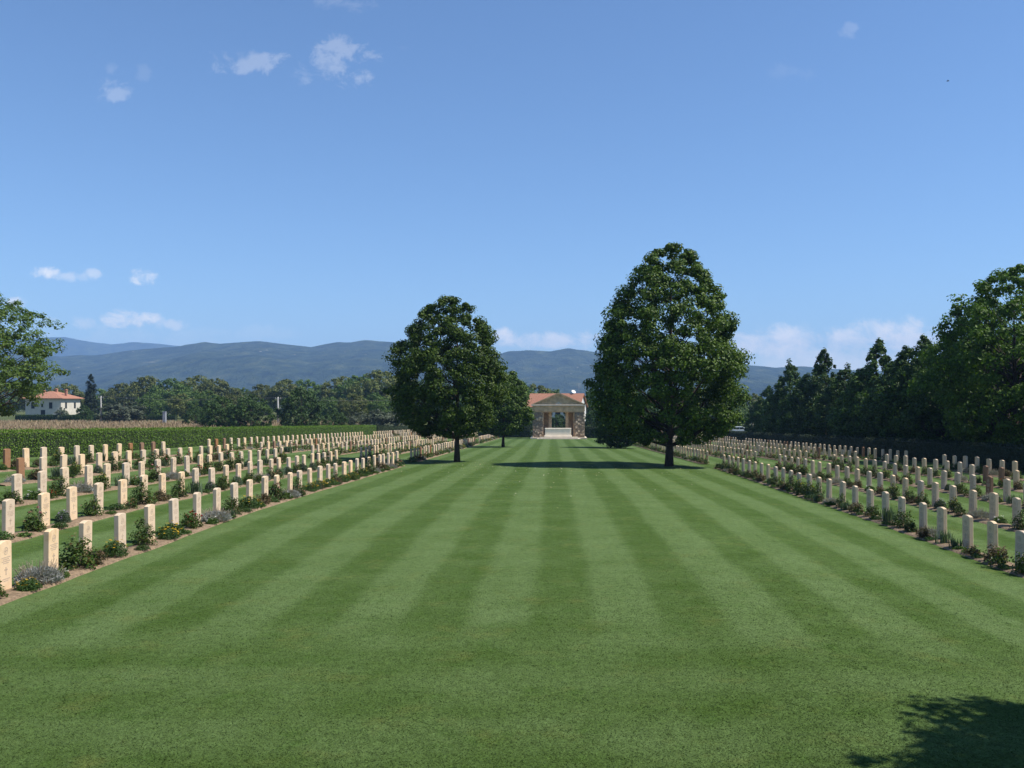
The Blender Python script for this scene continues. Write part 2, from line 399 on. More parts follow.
def lower_ground(x, y):
    inside = (sstep(-27.5, -25.5, x) * (1 - sstep(25.5, 27.5, x))) * (1 - sstep(151.5, 154, y)) * sstep(-9, -7, y)
    return ground(x, y) - 0.18 * inside
xs = np.concatenate([-np.geomspace(9000, 72, 40), np.linspace(-70, 70, 141), np.geomspace(72, 9000, 40)])
ys = np.concatenate([[-600, -300, -120, -60, -30], np.linspace(-20, 240, 131), np.geomspace(245, 9000, 60)])
o = grid(xs, ys, lower_ground, 'ground', M['field'])
o['label'] = 'farm land and dry field beyond the cemetery hedges'
o = grid(np.linspace(-26.2, 26.2, 106), np.linspace(-7, 152.5, 161), ground, 'lawn', M['lawn'])
o['label'] = 'striped mown lawn running down the middle of the cemetery'

def curve(pts, u):
    p = np.array(pts, float)
    return np.interp(u, (p[:, 0] - PX) / F, (PY - p[:, 1]) / F)
MAIN = [(-400,350),(-200,350),(0,353),(60,356),(95,355),(125,351),(150,348.5),(179,346),(204,342),(220,344),(240,342.5),(260,341),(282,344),(310,347),(325,344),(337,342),(350,342),(365,340),(385,341),(420,346),(460,352),(500,353),(508,351),(531,350),(550,351),(568,348),(596,351.6),(650,358),(700,362),(754,366),(776,368),(801,366),(850,370),(950,372),(1100,365),(1500,360)]
BACK = [(-400,330),(-200,335),(0,340),(50,337.5),(65,337),(82,340.5),(112,344.5),(132,342),(150,343),(179,346),(230,352),(300,358),(420,362),(600,362),(760,372),(900,378),(1500,378)]
def hill_range(name, pts, yc, wf, wb, seed, label):
    us = np.linspace(-0.95, 0.95, 620); ts = np.linspace(0, 1, 90)
    U, T = np.meshgrid(us, ts)
    Yd = (yc - wf) + (wf + wb) * T
    top = curve(pts, U) * yc
    d = (Yd - yc) / np.where(Yd < yc, wf, wb)
    shape = np.clip(1 - np.abs(d), 0, 1); shape = shape ** 0.85
    Xw = U * Yd
    n = fbm(Xw / 700 + 3, Yd / 1100, seed, 6) - 0.48
    mid = np.clip(4 * shape * (1 - shape), 0, 1)
    Z = top * (shape + 0.85 * n * mid) + 6 * (fbm(Xw / 60, Yd / 60, seed + 5, 3) - .45) * shape + EYE * shape - 6 * (1 - shape)
    V = np.stack([Xw, Yd, Z], -1).reshape(-1, 3); nx, ny = len(us), len(ts)
    i = np.arange((ny - 1) * nx).reshape(ny - 1, nx)[:, :-1].ravel()
    o = MB().add(V, np.stack([i, i + 1, i + nx + 1, i + nx], 1), 0, True).build(name, M['hill'])
    tag(o, label, kind='structure')
hill_range('hills', MAIN, 3300, 1200, 700, 11, 'long wooded ridge behind the cemetery')
hill_range('hills', BACK, 5850, 900, 700, 31, 'farther blue ridge at the left')

# ------------------------------------------------------------------ trees
def crown_points(prof, H, nclump, r, lump=0.18, core=0.25, surf=0.5):
    hs = np.array([p[0] for p in prof]); ws = np.array([p[1] for p in prof])
    out = []
    ph = r.uniform(0, 6.28, 6); am = r.uniform(0.4, 1, 6)
    wmax = ws.max()
    while len(out) < nclump:
        h = r.uniform(hs[0], hs[-1]); w = np.interp(h, hs, ws)
        if r.random() > (w / wmax) ** 1.2 + 0.06: continue
        a = r.uniform(0, 2 * math.pi)
        lobes = sum(am[k] * math.sin((k % 3 + 2) * a + ph[k] + 9 * h * (k - 2)) for k in range(6)) / 3
        hf = float(vnoise(np.float64(a * 2.6 + ph[0]), np.float64(h * 11 + ph[1]), 3))
        R = w * (1 + lump * lobes + 0.18 * (hf - 0.5))
        q = core + (1 - core) * math.sqrt(r.random())
        if r.random() < surf: q = r.uniform(0.84, 1.06)
        if q > 0.75 and w > 0.5 * wmax and hf < 0.30 and r.random() < 0.7: continue
        out.append((R * q * math.cos(a) * H, R * q * math.sin(a) * H, h * H))
    return np.array(out)

def make_tree(name, seed, H, prof, leaf, nclump, per, clump_r, size, trunk_r, flat=0.7, limbs=30, up=0.55, aspect=0.65, lump=0.18, trunk_to=0.85, core=0.25, bark='bark', surf=0.5, shift=(0, 0), tuft=None):
    """an Empty at the foot; trunk (with limbs) and crown (leaves) are its parts"""
    r = np.random.default_rng(seed)
    root = empty(name)
    C = crown_points(prof, H, nclump, r, lump, core, surf); C[:, 0] += shift[0]; C[:, 1] += shift[1]
    tb = MB(); th = H * trunk_to; k = 9
    bend = r.normal(0, 0.012 * H, (2,))
    zs = np.linspace(-0.15, th, k); tt = np.linspace(0, 1, k)
    axis = np.stack([bend[0] * np.sin(tt * 2.2), bend[1] * np.sin(tt * 1.7), zs], 1)
    rad = trunk_r * (1 - tt) ** 0.8 + 0.01; rad[0] *= 1.45; rad[1] *= 1.05
    tb.tube(axis, rad, 10)
    pick = r.choice(len(C), min(limbs, len(C)), replace=False)
    for i in pick:
        c = C[i]; hz = max(prof[0][0] * H * 0.9, c[2] - 0.55 * math.hypot(c[0], c[1]) - 0.05 * H); hz = min(hz, th * 0.95)
        f = (hz + 0.15) / (th + 0.15); a = np.array([np.interp(f, tt, axis[:, j]) for j in range(3)])
        ln = np.linalg.norm(c - a); r0 = min(max(0.02, 0.5 * np.interp(f, tt, rad)), 0.03 + 0.016 * ln)
        q1 = a + (c - a) * 0.3 + np.array([0, 0, -0.05 * ln]) + r.normal(0, 0.04 * ln, 3); q2 = a + (c - a) * 0.65 + np.array([0, 0, -0.03 * ln]) + r.normal(0, 0.05 * ln, 3)
        tb.tube([a, q1, q2, c], [r0, r0 * 0.75, r0 * 0.45, r0 * 0.15], 6, 0, False)
    tb.build('trunk', M[bark], root)
    cb = MB(); N = nclump * per
    cl = np.repeat(C, per, 0); lw = np.interp(C[:, 2] / H, [p[0] for p in prof], [p[1] for p in prof]) / max(p[1] for p in prof)
    sc = np.repeat(r.uniform(0.6, 1.45, nclump) * (0.5 + 0.5 * lw), per)[:, None]
    off = r.normal(size=(N, 3)); off /= np.linalg.norm(off, axis=1, keepdims=True); off *= (r.random((N, 1)) ** 0.45)
    P = cl + off * sc * clump_r * np.array([1, 1, flat])
    outw = cl.copy(); outw[:, 2] -= 0.45 * H; outw /= np.linalg.norm(outw, axis=1, keepdims=True) + 1e-6
    nrm = (0.5 if tuft is None else 0.2) * outw + (tuft or 0.7) * off + np.array([0, 0, up]) + 0.4 * r.normal(size=(N, 3))
    cb.leaves(P, nrm, size * r.uniform(0.7, 1.3, N), aspect, 0, r)
    cb.build('crown', M[leaf], root)
    return root

LIME_R = [(0.10,0.09),(0.14,0.19),(0.21,0.275),(0.30,0.315),(0.40,0.32),(0.50,0.305),(0.62,0.27),(0.77,0.20),(0.88,0.135),(0.95,0.075),(0.985,0.015)]
LIME_L = [(0.16,0.10),(0.20,0.21),(0.28,0.285),(0.38,0.315),(0.50,0.315),(0.63,0.29),(0.76,0.245),(0.88,0.165),(0.95,0.09),(0.985,0.02)]
def at(px, y): return (px - PX) / F * y
def put(o, x, y, rz=0.0, s=1.0, dz=0.0):
    o.location = (x, y, gz(x, y) + dz); o.rotation_euler = (0, 0, rz); o.scale = (s, s, s) if isinstance(s, (int, float)) else s
    return o
LG = 'lime trees standing on the lawn'
t = make_tree('lime_tree', 21, 13.0, LIME_R, 'lime', 640, 150, 0.56, 0.165, 0.19, 0.72, limbs=60, lump=0.12, surf=0.66, up=0.3, tuft=1.15)
put(t, at(669, 53.5), 53.5); tag(t, 'largest dense lime tree on the lawn, its trunk beside the right headstones', 'tree', LG)
t = make_tree('lime_tree', 33, 10.3, LIME_L, 'lime', 560, 135, 0.48, 0.15, 0.15, 0.72, limbs=50, lump=0.12, surf=0.66, up=0.3, tuft=1.15, shift=(-0.55, 0))
put(t, at(457, 57.4), 57.4); tag(t, 'round-topped lime tree on the lawn beside the left headstones', 'tree', LG)
t = make_tree('lime_tree', 44, 8.1, LIME_L, 'lime', 430, 74, 0.44, 0.20, 0.13, 0.7, limbs=40, lump=0.15, surf=0.66, up=0.3, tuft=1.1)
put(t, at(503, 92.9), 92.9); tag(t, 'smaller lime tree half hidden behind the round-topped lime', 'tree', LG)
t = make_tree('lime_tree', 55, 7.3, [(0.03,0.10),(0.08,0.22)] + LIME_R[2:], 'lime', 430, 74, 0.5, 0.20, 0.15, 0.7, limbs=40, lump=0.15, surf=0.66, up=0.3, tuft=1.1)
put(t, at(620, 91.5), 91.5); tag(t, 'lime tree almost wholly hidden behind the largest lime', 'tree', LG)

# tree outside the frame that throws the leafy shadow on the near lawn
BROAD = [(0.22,0.12),(0.30,0.28),(0.42,0.37),(0.58,0.40),(0.72,0.36),(0.84,0.26),(0.93,0.15),(0.99,0.03)]
t = make_tree('lime_tree', 66, 9.0, BROAD, 'lime', 520, 84, 0.5, 0.16, 0.17, 0.7, limbs=40)
put(t, 10.05, 5.65); tag(t, 'tree beside the near lawn whose leafy shadow falls on the grass', 'tree', LG)

# left edge: open-crowned tree with visible branches
OPEN = [(0.22,0.18),(0.32,0.36),(0.45,0.46),(0.60,0.47),(0.74,0.40),(0.86,0.26),(0.95,0.12),(0.99,0.03)]
t = make_tree('ash_tree', 77, 12.6, OPEN, 'lime_light', 620, 66, 0.56, 0.19, 0.2, 0.6, limbs=70, lump=0.12, core=0.2, surf=0.45)
put(t, at(-40, 62), 62, 0.8); tag(t, 'airy bright green tree with visible branches at the left edge', 'tree')

# right: shady row behind the hedge
SLIM = [(0.03,0.10),(0.10,0.20),(0.25,0.275),(0.45,0.26),(0.62,0.195),(0.76,0.115),(0.88,0.05),(0.99,0.008)]
SG = 'dark trees in a row behind the right hedge'
slim = [make_tree('screen_tree', 101 + k, 10.0, SLIM, 'poplar', 460, 62, 0.42, 0.21, 0.16, 1.1, limbs=24, lump=0.32, trunk_to=0.95, up=0.35, tuft=1.0) for k in range(3)]
rowpos = []
tops = [(768,385),(790,358),(806,372),(824,348),(846,362),(862,366),(878,338),(898,352),(908,342),(924,334),(944,345)]
for k, (px, ty) in enumerate(tops):
    y = 30.0 * F / (px - PX + 6) if px > 780 else 128
    rowpos.append((px, ty, min(y, 128)))
for k, (px, ty, y) in enumerate(rowpos):
    o = slim[k % 3] if k < 3 else copy_tree(slim[k % 3])
    x = at(px, y); H = (PY - ty) * y / F + EYE - gz(x, y); s = H / 10.0
    o.location = (x, y, gz(x, y) - 0.05); o.rotation_euler = (0, 0, random.uniform(0, 6.28)); w = max(s, 1.0) * random.uniform(1.0, 1.2); o.scale = (w, w, s)
    tag(o, f'dark narrow-tipped tree, {ordinal(k + 1)} from the far end of the row behind right hedge', 'tree', SG)
n0 = len(rowpos)
for k, (x, y, s) in enumerate([(33.5, 86, .86), (33, 77, .9), (34, 70, .95), (35, 104, .9), (36, 95, .9), (33.5, 63, .9)]):
    o = copy_tree(slim[(k + 1) % 3]); put(o, x, y, random.uniform(0, 6.28), (s * 1.25, s * 1.25, s))
    tag(o, f'shaded filler tree, {ordinal(k + 1)} of those standing behind the right screen row', 'tree', SG)
COTT = [(0.10,0.16),(0.18,0.27),(0.32,0.34),(0.48,0.36),(0.64,0.33),(0.78,0.25),(0.90,0.14),(0.98,0.03)]
t1 = make_tree('poplar_tree', 131, 12.6, COTT, 'cotton', 620, 72, 0.62, 0.21, 0.22, 0.75, limbs=60, lump=0.24, core=0.2, trunk_to=0.8, surf=0.55, up=0.35, tuft=1.0)
put(t1, at(1014, 58), 58); tag(t1, 'tallest broad poplar at the right edge above the dark hedge', 'tree', SG)
t2 = copy_tree(t1); put(t2, at(988, 66), 66, 2.1, (0.78, 0.78, 0.93)); tag(t2, 'second broad poplar, standing just left of the tallest one', 'tree', SG)
t3 = copy_tree(t1); put(t3, 31.5, 49, 4.0, 1.0); tag(t3, 'poplar cut off by the right edge of view', 'tree', SG)

# woods beyond the left hedge and behind the monument
ROUND = [(0.06,0.20),(0.16,0.40),(0.30,0.52),(0.48,0.56),(0.65,0.52),(0.80,0.38),(0.92,0.20),(0.99,0.04)]
oaks = [make_tree('oak_tree', 201 + k, 12.0, ROUND, ('oak_olive', 'oak_green', 'oak_olive', 'oak_green')[k], 190, 46, 1.25, 0.60, 0.3, 0.8, limbs=20, lump=0.25, up=0.4, tuft=1.0) for k in range(4)]
bushes = [make_tree('bushy_tree', 221 + k, 6.0, [(0.0,0.35),(0.12,0.52),(0.35,0.60),(0.6,0.52),(0.8,0.36),(0.93,0.18),(0.99,0.03)], 'bush_dark', 170, 52, 0.62, 0.30, 0.14, 0.85, limbs=16, lump=0.25, up=0.4, tuft=1.0) for k in range(2)]
olives = [make_tree('olive_tree', 231, 3.6, ROUND, 'olive', 110, 44, 0.45, 0.26, 0.12, 0.85, limbs=12, lump=0.25)]
used = {}
def woods(proto, px, ty, y, wide, label, name_cat='tree', group='trees beyond the left hedge'):
    H0 = {'oak_tree': 12.0, 'bushy_tree': 6.0, 'olive_tree': 3.6}[proto.name.split('.')[0]]
    o = proto if proto.name not in used else copy_tree(proto); used[proto.name] = 1
    x = at(px, y); H = (PY - ty) * y / F + EYE - gz(x, y); s = H / H0
    o.location = (x, y, gz(x, y) - 0.1); o.rotation_euler = (0, 0, random.uniform(0, 6.28)); o.scale = (s * wide, s * wide, s)
    tag(o, label, name_cat, group)
oakrow = [(-30,384,275),(5,383,290),(38,384,285),(66,383,280),(98,388,300),(122,383,290),(147,376,275),(172,378,270),(196,375,290),(216,378,280),(240,387,300),(262,384,290),(286,379,280),(306,379,285),(322,385,300),(341,376,280),(360,374,275),(380,370,270),(402,374,285),(424,380,280)]
for k, (px, ty, y) in enumerate(oakrow):
    woods(oaks[(k * 7 + k // 3) % 4], px, ty, y, 1.0, f'round oak in the far wood, {ordinal(k + 1)} from the left behind the dry field')
mids = [(150,392,230),(182,393,225),(207,390,220),(234,394,215),(330,396,210),(352,393,200),(376,392,205)]
for k, (px, ty, y) in enumerate(mids):
    woods(oaks[(k * 3 + 1) % 4], px, ty, y, 0.95, f'lower oak before the far wood, {ordinal(k + 1)} from the utility pole rightwards')
for px, ty, y, w, lab in [(222,396,142,1.0,'dark bushy tree at the hedge, left one of an overlapping pair'),(251,394,140,1.05,'dark bushy tree at the hedge, right one of an overlapping pair'),
                          (301,387,142,0.85,'dense dark rounded tree standing alone right of the second pole'),(334,409,140,1.0,'small dark bush right of the dense rounded tree'),
                          (84,404,188,0.75,'dark shrub beside the farmhouse end wall'),(196,406,160,1.0,'low dark bush beside the metal cabinet')]:
    woods(bushes[0 if px in (222, 301, 84) else 1], px, ty, y, w, lab)
for px, ty, y, w, lab in [(124,400,180,1.5,'rounded grey-green bush right of the first utility pole'),(361,411,150,1.2,'silvery olive tree, left of three behind the hedge end'),(378,409,148,1.2,'silvery olive tree, middle of three behind the hedge end'),
                          (396,410,150,1.2,'silvery olive tree, right of three behind the hedge end'),(62,407,205,0.8,'pale green young tree before the farmhouse end wall')]:
    woods(olives[0], px, ty, y, w, lab)
BG = 'trees behind the monument'
for px, ty, y, k, lab in [(452,384,230,1,'green oak behind the trunk of the round-topped lime'),(482,383,225,3,'green oak behind the smaller lime'),(514,379,215,1,'tall green oak left of the terracotta roof'),
                          (536,384,222,0,'olive oak just above the left end of terracotta roof'),(557,389,240,3,'low oak peeping over the ridge of terracotta roof'),(596,388,220,1,'oak behind the monument beside the largest lime'),
                          (628,385,215,3,'oak hidden behind the crown of the largest lime'),(662,384,220,1,'oak behind the trunk of the largest lime'),(700,388,215,0,'olive oak right of the largest lime trunk'),(728,392,212,1,'green oak beyond the white car'),
                          (752,393,240,2,'grey-brown oak between the largest lime and the dark row'),(785,392,235,1,'oak behind the far end of the dark row')]:
    woods(oaks[k], px, ty, y, 0.9, lab, group=BG)
for px, ty, y, lab in [(507,409,165,'bush left of the monument behind the dark hedge'),(525,407,163,'bush touching the left side of the monument'),(566,411,172,'clipped bush seen through the portico opening, right half'),(557,414,170,'low bush seen through the portico opening, left half'),(594,409,163,'bush touching the right side of the monument'),(614,410,165,'bush right of the monument under the largest lime'),(724,413,176,'bush left of the white car'),(764,417,168,'bush right of the white car')]:
    woods(bushes[1], px, ty, y, 0.9, lab, 'bush', BG)

# cypress
t = make_tree('cypress_tree', 251, 9.0, [(0.02,0.05),(0.12,0.105),(0.35,0.12),(0.6,0.10),(0.8,0.065),(0.93,0.03),(0.99,0.006)], 'cypress', 150, 60, 0.42, 0.22, 0.12, 1.1, limbs=6, lump=0.1)
y = 215; x = at(91, y); t.location = (x, y, gz(x, y)); H = (PY - 373) * y / F + EYE - gz(x, y); t.scale = (H/9, H/9, H/9)
tag(t, 'narrow dark cypress between the farmhouse and the utility pole', 'tree')

# ------------------------------------------------------------------ hedges
def make_hedge(name, pts, h, w, leaf, dens, size, label, seed):
    r = np.random.default_rng(seed); mb = MB()
    pts = np.array(pts, float)
    seg = np.linalg.norm(np.diff(pts, axis=0), axis=1); s = np.concatenate([[0], np.cumsum(seg)]); L = s[-1]
    n = int(L / 1.0) + 2; ss = np.linspace(0, L, n)
    px, py = np.interp(ss, s, pts[:, 0]), np.interp(ss, s, pts[:, 1])
    d = np.stack([np.gradient(px), np.gradient(py)], 1); d /= np.linalg.norm(d, axis=1, keepdims=True); nn = np.stack([d[:, 1], -d[:, 0]], 1)
    z = ground(px, py)
    ring = [(-0.46, 0), (-0.48, .55), (-0.42, .96), (0.42, .96), (0.48, .55), (0.46, 0)]
    V = np.stack([np.stack([px + nn[:, 0] * a * w, py + nn[:, 1] * a * w, z - 0.1 + b * (h + .05)], 1) for a, b in ring], 1).reshape(-1, 3)
    f = [(i*6+k, i*6+k+1, (i+1)*6+k+1, (i+1)*6+k) for i in range(n - 1) for k in range(5)] + [(0,1,2,3,4,5), tuple((n-1)*6+k for k in (5,4,3,2,1,0))]
    mb.add(V, f, 1)
    N = int(L * (2 * h + w) * dens)
    t = r.uniform(0, L, N); q = r.uniform(0, 2 * h + w, N)
    bx, by = np.interp(t, s, pts[:, 0]), np.interp(t, s, pts[:, 1])
    ix = np.clip((t / L * (n - 1)).astype(int), 0, n - 1); nv = nn[ix]
    side = np.where(q < h, -1, np.where(q < h + w, 0, 1))
    a = np.where(side == 0, q - h - w / 2, side * w / 2); hz = np.where(side == -1, q, np.where(side == 1, q - h - w, h))
    jit = r.normal(0, 0.035, N) + 0.05 * (vnoise(t * 1.3, hz * 2.0, seed) - .5)
    a = a + np.where(side == 0, 0, side * jit); hz = hz + np.where(side == 0, jit * 1.3, 0)
    P = np.stack([bx + nv[:, 0] * a, by + nv[:, 1] * a, ground(bx, by) + hz], 1)
    nr = np.stack([nv[:, 0] * side, nv[:, 1] * side, np.where(side == 0, 1.0, 0.3)], 1) + 0.6 * r.normal(size=(N, 3))
    mb.leaves(P, nr, size * r.uniform(.7, 1.3, N), 0.65, 0, r)
    return tag(mb.build(name, [M[leaf], M['hedge_core']]), label, 'hedge')
make_hedge('hedge', [(-25.3, 34), (-25.3, 131)], 1.22, 1.1, 'hedge', 260, 0.08, 'long clipped bright green hedge along the left side of the headstones', 1)
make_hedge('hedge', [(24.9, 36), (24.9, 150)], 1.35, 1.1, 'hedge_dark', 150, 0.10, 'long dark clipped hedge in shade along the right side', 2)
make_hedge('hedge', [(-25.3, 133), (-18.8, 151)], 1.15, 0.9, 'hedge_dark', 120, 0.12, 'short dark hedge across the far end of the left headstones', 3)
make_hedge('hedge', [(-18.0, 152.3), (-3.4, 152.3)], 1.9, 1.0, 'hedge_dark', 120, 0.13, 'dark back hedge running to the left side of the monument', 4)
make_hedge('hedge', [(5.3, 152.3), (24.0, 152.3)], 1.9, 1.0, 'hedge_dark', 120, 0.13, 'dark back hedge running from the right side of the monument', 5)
make_hedge('hedge', [(-118, 205), (-82, 203)], 1.15, 1.2, 'bush_dark', 70, 0.2, 'loose dark hedge in front of the farmhouse', 6)

# ------------------------------------------------------------------ headstones
def headstone_mb(w=0.355, h=0.82, d=0.095):
    """slab facing +X with a shallow arched top and softened edges"""
    mb = MB(); ring = [(-w/2, -0.12), (w/2, -0.12)]; k = 9; rise = 0.034
    for i in range(k):
        t = -1 + 2 * i / (k - 1); ring.append((-t * w/2, h - rise * t * t))
    n = len(ring); c = (0, h * 0.5); b = 0.008
    layers = [(-d/2, b), (-d/2 + b, 0), (d/2 - b, 0), (d/2, b)]; V = []
    for x, ins in layers:
        for y, z in ring:
            sy = y * (1 - ins / (w/2)); sz = z if z < 0 else z - (ins if z > h * .8 else 0)
            V.append((x, sy, sz))
    f = [tuple(range(n))[::-1], tuple(range(3*n, 4*n))]
    for l in range(3): f += [(l*n+i, l*n+(i+1) % n, (l+1)*n+(i+1) % n, (l+1)*n+i) for i in range(n)]
    return mb.add(V, f, 0)
HS = headstone_mb()
def ring_badge(mb, x, cz, r0, r1, k=18):
    V = []; f = []
    for i in range(k):
        t = 2 * math.pi * i / k
        for rr, xx in ((r0, x), (r1, x), (r1, x - .004), (r0, x - .004)): V.append((xx, rr * math.cos(t), cz + rr * math.sin(t)))
    for i in range(k):
        j = (i + 1) % k
        for a, b2 in ((0, 1), (1, 2), (2, 3), (3, 0)): f.append((i*4+a, i*4+b2, j*4+b2, j*4+a))
    mb.add(V, f)
fx = 0.0475 + 0.0025
badge = MB(); ring_badge(badge, fx, 0.655, 0.052, 0.062); badge.box(fx-.004, fx, -0.04, 0.04, 0.648, 0.664); badge.box(fx-.004, fx, -0.01, 0.01, 0.62, 0.70)
ins = MB()
for (z, ws) in ((0.545, (-.13, -.05, -.04, .02, .03, .13)), (0.515, (-.09, .09)), (0.485, (-.12, -.02, -.01, .12)), (0.455, (-.08, .0, .01, .08))):
    for a, b2 in zip(ws[::2], ws[1::2]): ins.box(fx-.004, fx, a, b2, z, z + .014)
ins.box(fx-.004, fx, -0.012, 0.012, 0.27, 0.40); ins.box(fx-.004, fx, -0.045, 0.045, 0.345, 0.367)
for a, b2, z in ((-.11, .11, .205), (-.07, .07, .175)): ins.box(fx-.004, fx, a, b2, z, z + .012)

ROWS = {'left': [(8.7, 14.755), (11.8, 20.25), (14.8, 25.65), (18.0, 31.6), (21.25, 36.2)],
        'right': [(9.6, 18.95), (12.6, 25.25), (15.7, 30.75), (18.8, 37.7), (21.9, 44.0)]}
STEP = 1.335
BLOCKS = [(0, 52.2), (57.2, 105.5), (110.5, 147.5)]
stones = []
for side, rows in ROWS.items():
    sg = -1 if side == 'left' else 1
    for ri, (X, y0) in enumerate(rows):
        y = y0; n = 0
        while y < 147.5:
            if any(a <= y <= b2 for a, b2 in BLOCKS):
                n += 1
                jx, jy = random.gauss(0, 0.02), random.gauss(0, 0.03)
                stones.append(dict(side=side, sg=sg, row=ri, n=n, x=sg * X + jx, y=y + jy))
            y += STEP if side == 'left' else 1.315
            for (a, b2), (a2, _) in zip(BLOCKS, BLOCKS[1:]):
                if b2 < y < a2: y = a2 + 0.4
brown_px = {('left', 3): [23], ('left', 4): [1, 128, 141, 154, 217, 226], ('right', 3): [990, 1004], ('right', 2): [992], ('left', 2): [350], ('right', 4): [862]}
for s in stones: s['mat'] = 'stone'
for (sd, ri), pxs in brown_px.items():
    for p in pxs:
        c = min((s for s in stones if s['side'] == sd and s['row'] == ri), key=lambda s: abs(PX + F * s['x'] / s['y'] - p)); c['mat'] = 'brown'
for s in stones:
    if s['y'] > 57 and random.random() < 0.06: s['mat'] = 'brown'
stones.sort(key=lambda s: math.hypot(s['x'], s['y']))
near, far = stones[:300], stones[300:]
protos = {}
HG = 'headstones standing in rows beside the lawn'
stone_mesh = {}
for s in near:
    m = s['mat']; rich = s['y'] < 40 and s['row'] < 3
    key = (m, rich)
    if key not in protos:
        o = HS.build('headstone', M[m])
        if rich:
            badge.build('badge', M['engraved_shade'], o); ins.build('inscription', M['engraved_shade'], o)
        protos[key] = o
    else:
        o = copy_tree(protos[key])
    o.location = (s['x'], s['y'], gz(s['x'], s['y']) + random.uniform(-.015, .015))
    o.rotation_euler = (random.gauss(0, .006), random.gauss(0, .012), (0 if s['sg'] < 0 else math.pi) + random.gauss(0, .035))
    o.scale = (1, random.uniform(.97, 1.03), random.uniform(.97, 1.03))
    s['obj'] = o
    look = 'reddish-brown' if m == 'brown' else 'pale cream'
    tag(o, f"{look} headstone, {ordinal(s['n'])} from near end of {ordinal(s['row'] + 1)} row {s['side']} of lawn", 'headstone', HG)
def batch(mb, V0, faces, pos, rot, sc, mi):
    """append transformed copies of one mesh"""
    c, sn = np.cos(rot), np.sin(rot)
    X = V0[None, :, 0] * sc[:, None]; Yv = V0[None, :, 1] * sc[:, None]; Z = V0[None, :, 2] * sc[:, None]
    W = np.stack([X * c[:, None] - Yv * sn[:, None] + pos[:, 0:1], X * sn[:, None] + Yv * c[:, None] + pos[:, 1:2], Z + pos[:, 2:3]], -1)
    nv = len(V0); base = np.arange(len(pos)) * nv
    fs = [((q[None] + base[:, None, None]).reshape(-1, q.shape[1]), (mi if mi is not None else m), s) for q, m, s in faces]
    n0 = mb.n
    mb.v.append(W.reshape(-1, 3)); mb.n += len(pos) * nv
    for q, m, s in fs: mb.f.append((q + n0, m, s))
fm = MB(); V0, F0 = HS.arrays()
for mi, m in enumerate(('stone', 'brown')):
    L = [s for s in far if s['mat'] == m]
    pos = np.array([(s['x'], s['y'], gz(s['x'], s['y'])) for s in L])
    batch(fm, V0, F0, pos, np.array([0 if s['sg'] < 0 else math.pi for s in L]) + rng.normal(0, .03, len(L)), rng.uniform(.97, 1.03, len(L)), mi)
tag(fm.build('headstones', [M['stone_far'], M['brown_far']]), 'small distant headstones filling the far ends of all rows', 'headstones', kind='stuff')

# soil beds under every row (and block)
def soil_bed(xa, xb, y0, y1, seed, label):
    ysb = np.arange(y0, y1 + .01, 0.25); n = len(ysb); prof = [(0, -.03), (.08, .03), (.35, .05), (.65, .05), (.92, .03), (1, -.03)]
    ea = 0.10 * (vnoise(ysb * 1.1, ysb * 0 + .3, seed) - .5); eb = 0.10 * (vnoise(ysb * 1.1, ysb * 0 + 9.3, seed) - .5)
    V = []
    for t, h in prof:
        x = (xa + ea) * (1 - t) + (xb + eb) * t
        V.append(np.stack([x, ysb, ground(x, ysb) + h + (0.03 * (vnoise(ysb * 3, x * 3, seed) - .5) if 0 < t < 1 else 0)], 1))
    V = np.stack(V, 1).reshape(-1, 3); k = len(prof)
    i = np.array([r * k + c for r in range(n - 1) for c in range(k - 1)])
    tag(MB().add(V, np.stack([i, i + 1, i + k + 1, i + k], 1), 0, True).build('soil_bed', M['soil']), label, kind='structure')
seed = 300
for side, rows in ROWS.items():
    sg = -1 if side == 'left' else 1
    for ri, (X, y0) in enumerate(rows):
        for bi, (a, b2) in enumerate(BLOCKS):
            seed += 1
            e0, e1 = sorted((sg * (X + 0.16), sg * (X - 0.50)))
            soil_bed(e0, e1, max(a, y0 - 1.8) + .1, b2 + .3, seed, f'bare brown soil bed under the {ordinal(ri + 1)} row {side} of lawn')

# ------------------------------------------------------------------ bed plants
def dome(r, n, w, h, lo=0.25):
    a = r.uniform(0, 2 * math.pi, n); u = r.random(n); q = np.sqrt(r.uniform(lo, 1, n))
    el = np.arccos(1 - u * .98)
    return np.stack([w * q * np.sin(el) * np.cos(a), w * q * np.sin(el) * np.sin(a), 0.03 + h * q * np.cos(el)], 1)
def blooms(r, pts, size, mat, parent, flat=False):
    mb = MB()
    for p in pts:
        k = 7; c = np.repeat(np.array([p]), k, 0)
        an = np.arange(k) / k * 6.283 + r.random()
        if flat:
            d = np.stack([np.cos(an), np.sin(an), 0 * an], 1)
            tilt = r.normal(0, .25, 3) + np.array([0, 0, 1])
            mb.leaves(c + d * size * .3, np.repeat([tilt], k, 0), np.full(k, size * .7), 0.6, 0, r)
        else:
            d = r.normal(size=(k, 3)); d /= np.linalg.norm(d, axis=1, keepdims=True)
            mb.leaves(c + d * size * .22, d, np.full(k, size * .8), 0.9, 0, r)
    return mb.build('blooms', M[mat], parent)
def stems(mb, r, pts, n, mi, rad=0.006):
    for p in pts[r.choice(len(pts), n)]:
        mb.tube([(p[0] * .15, p[1] * .15, -.02), (p[0] * .55, p[1] * .55, p[2] * .6), p], [rad, rad * .8, rad * .4], 4, mi, False)
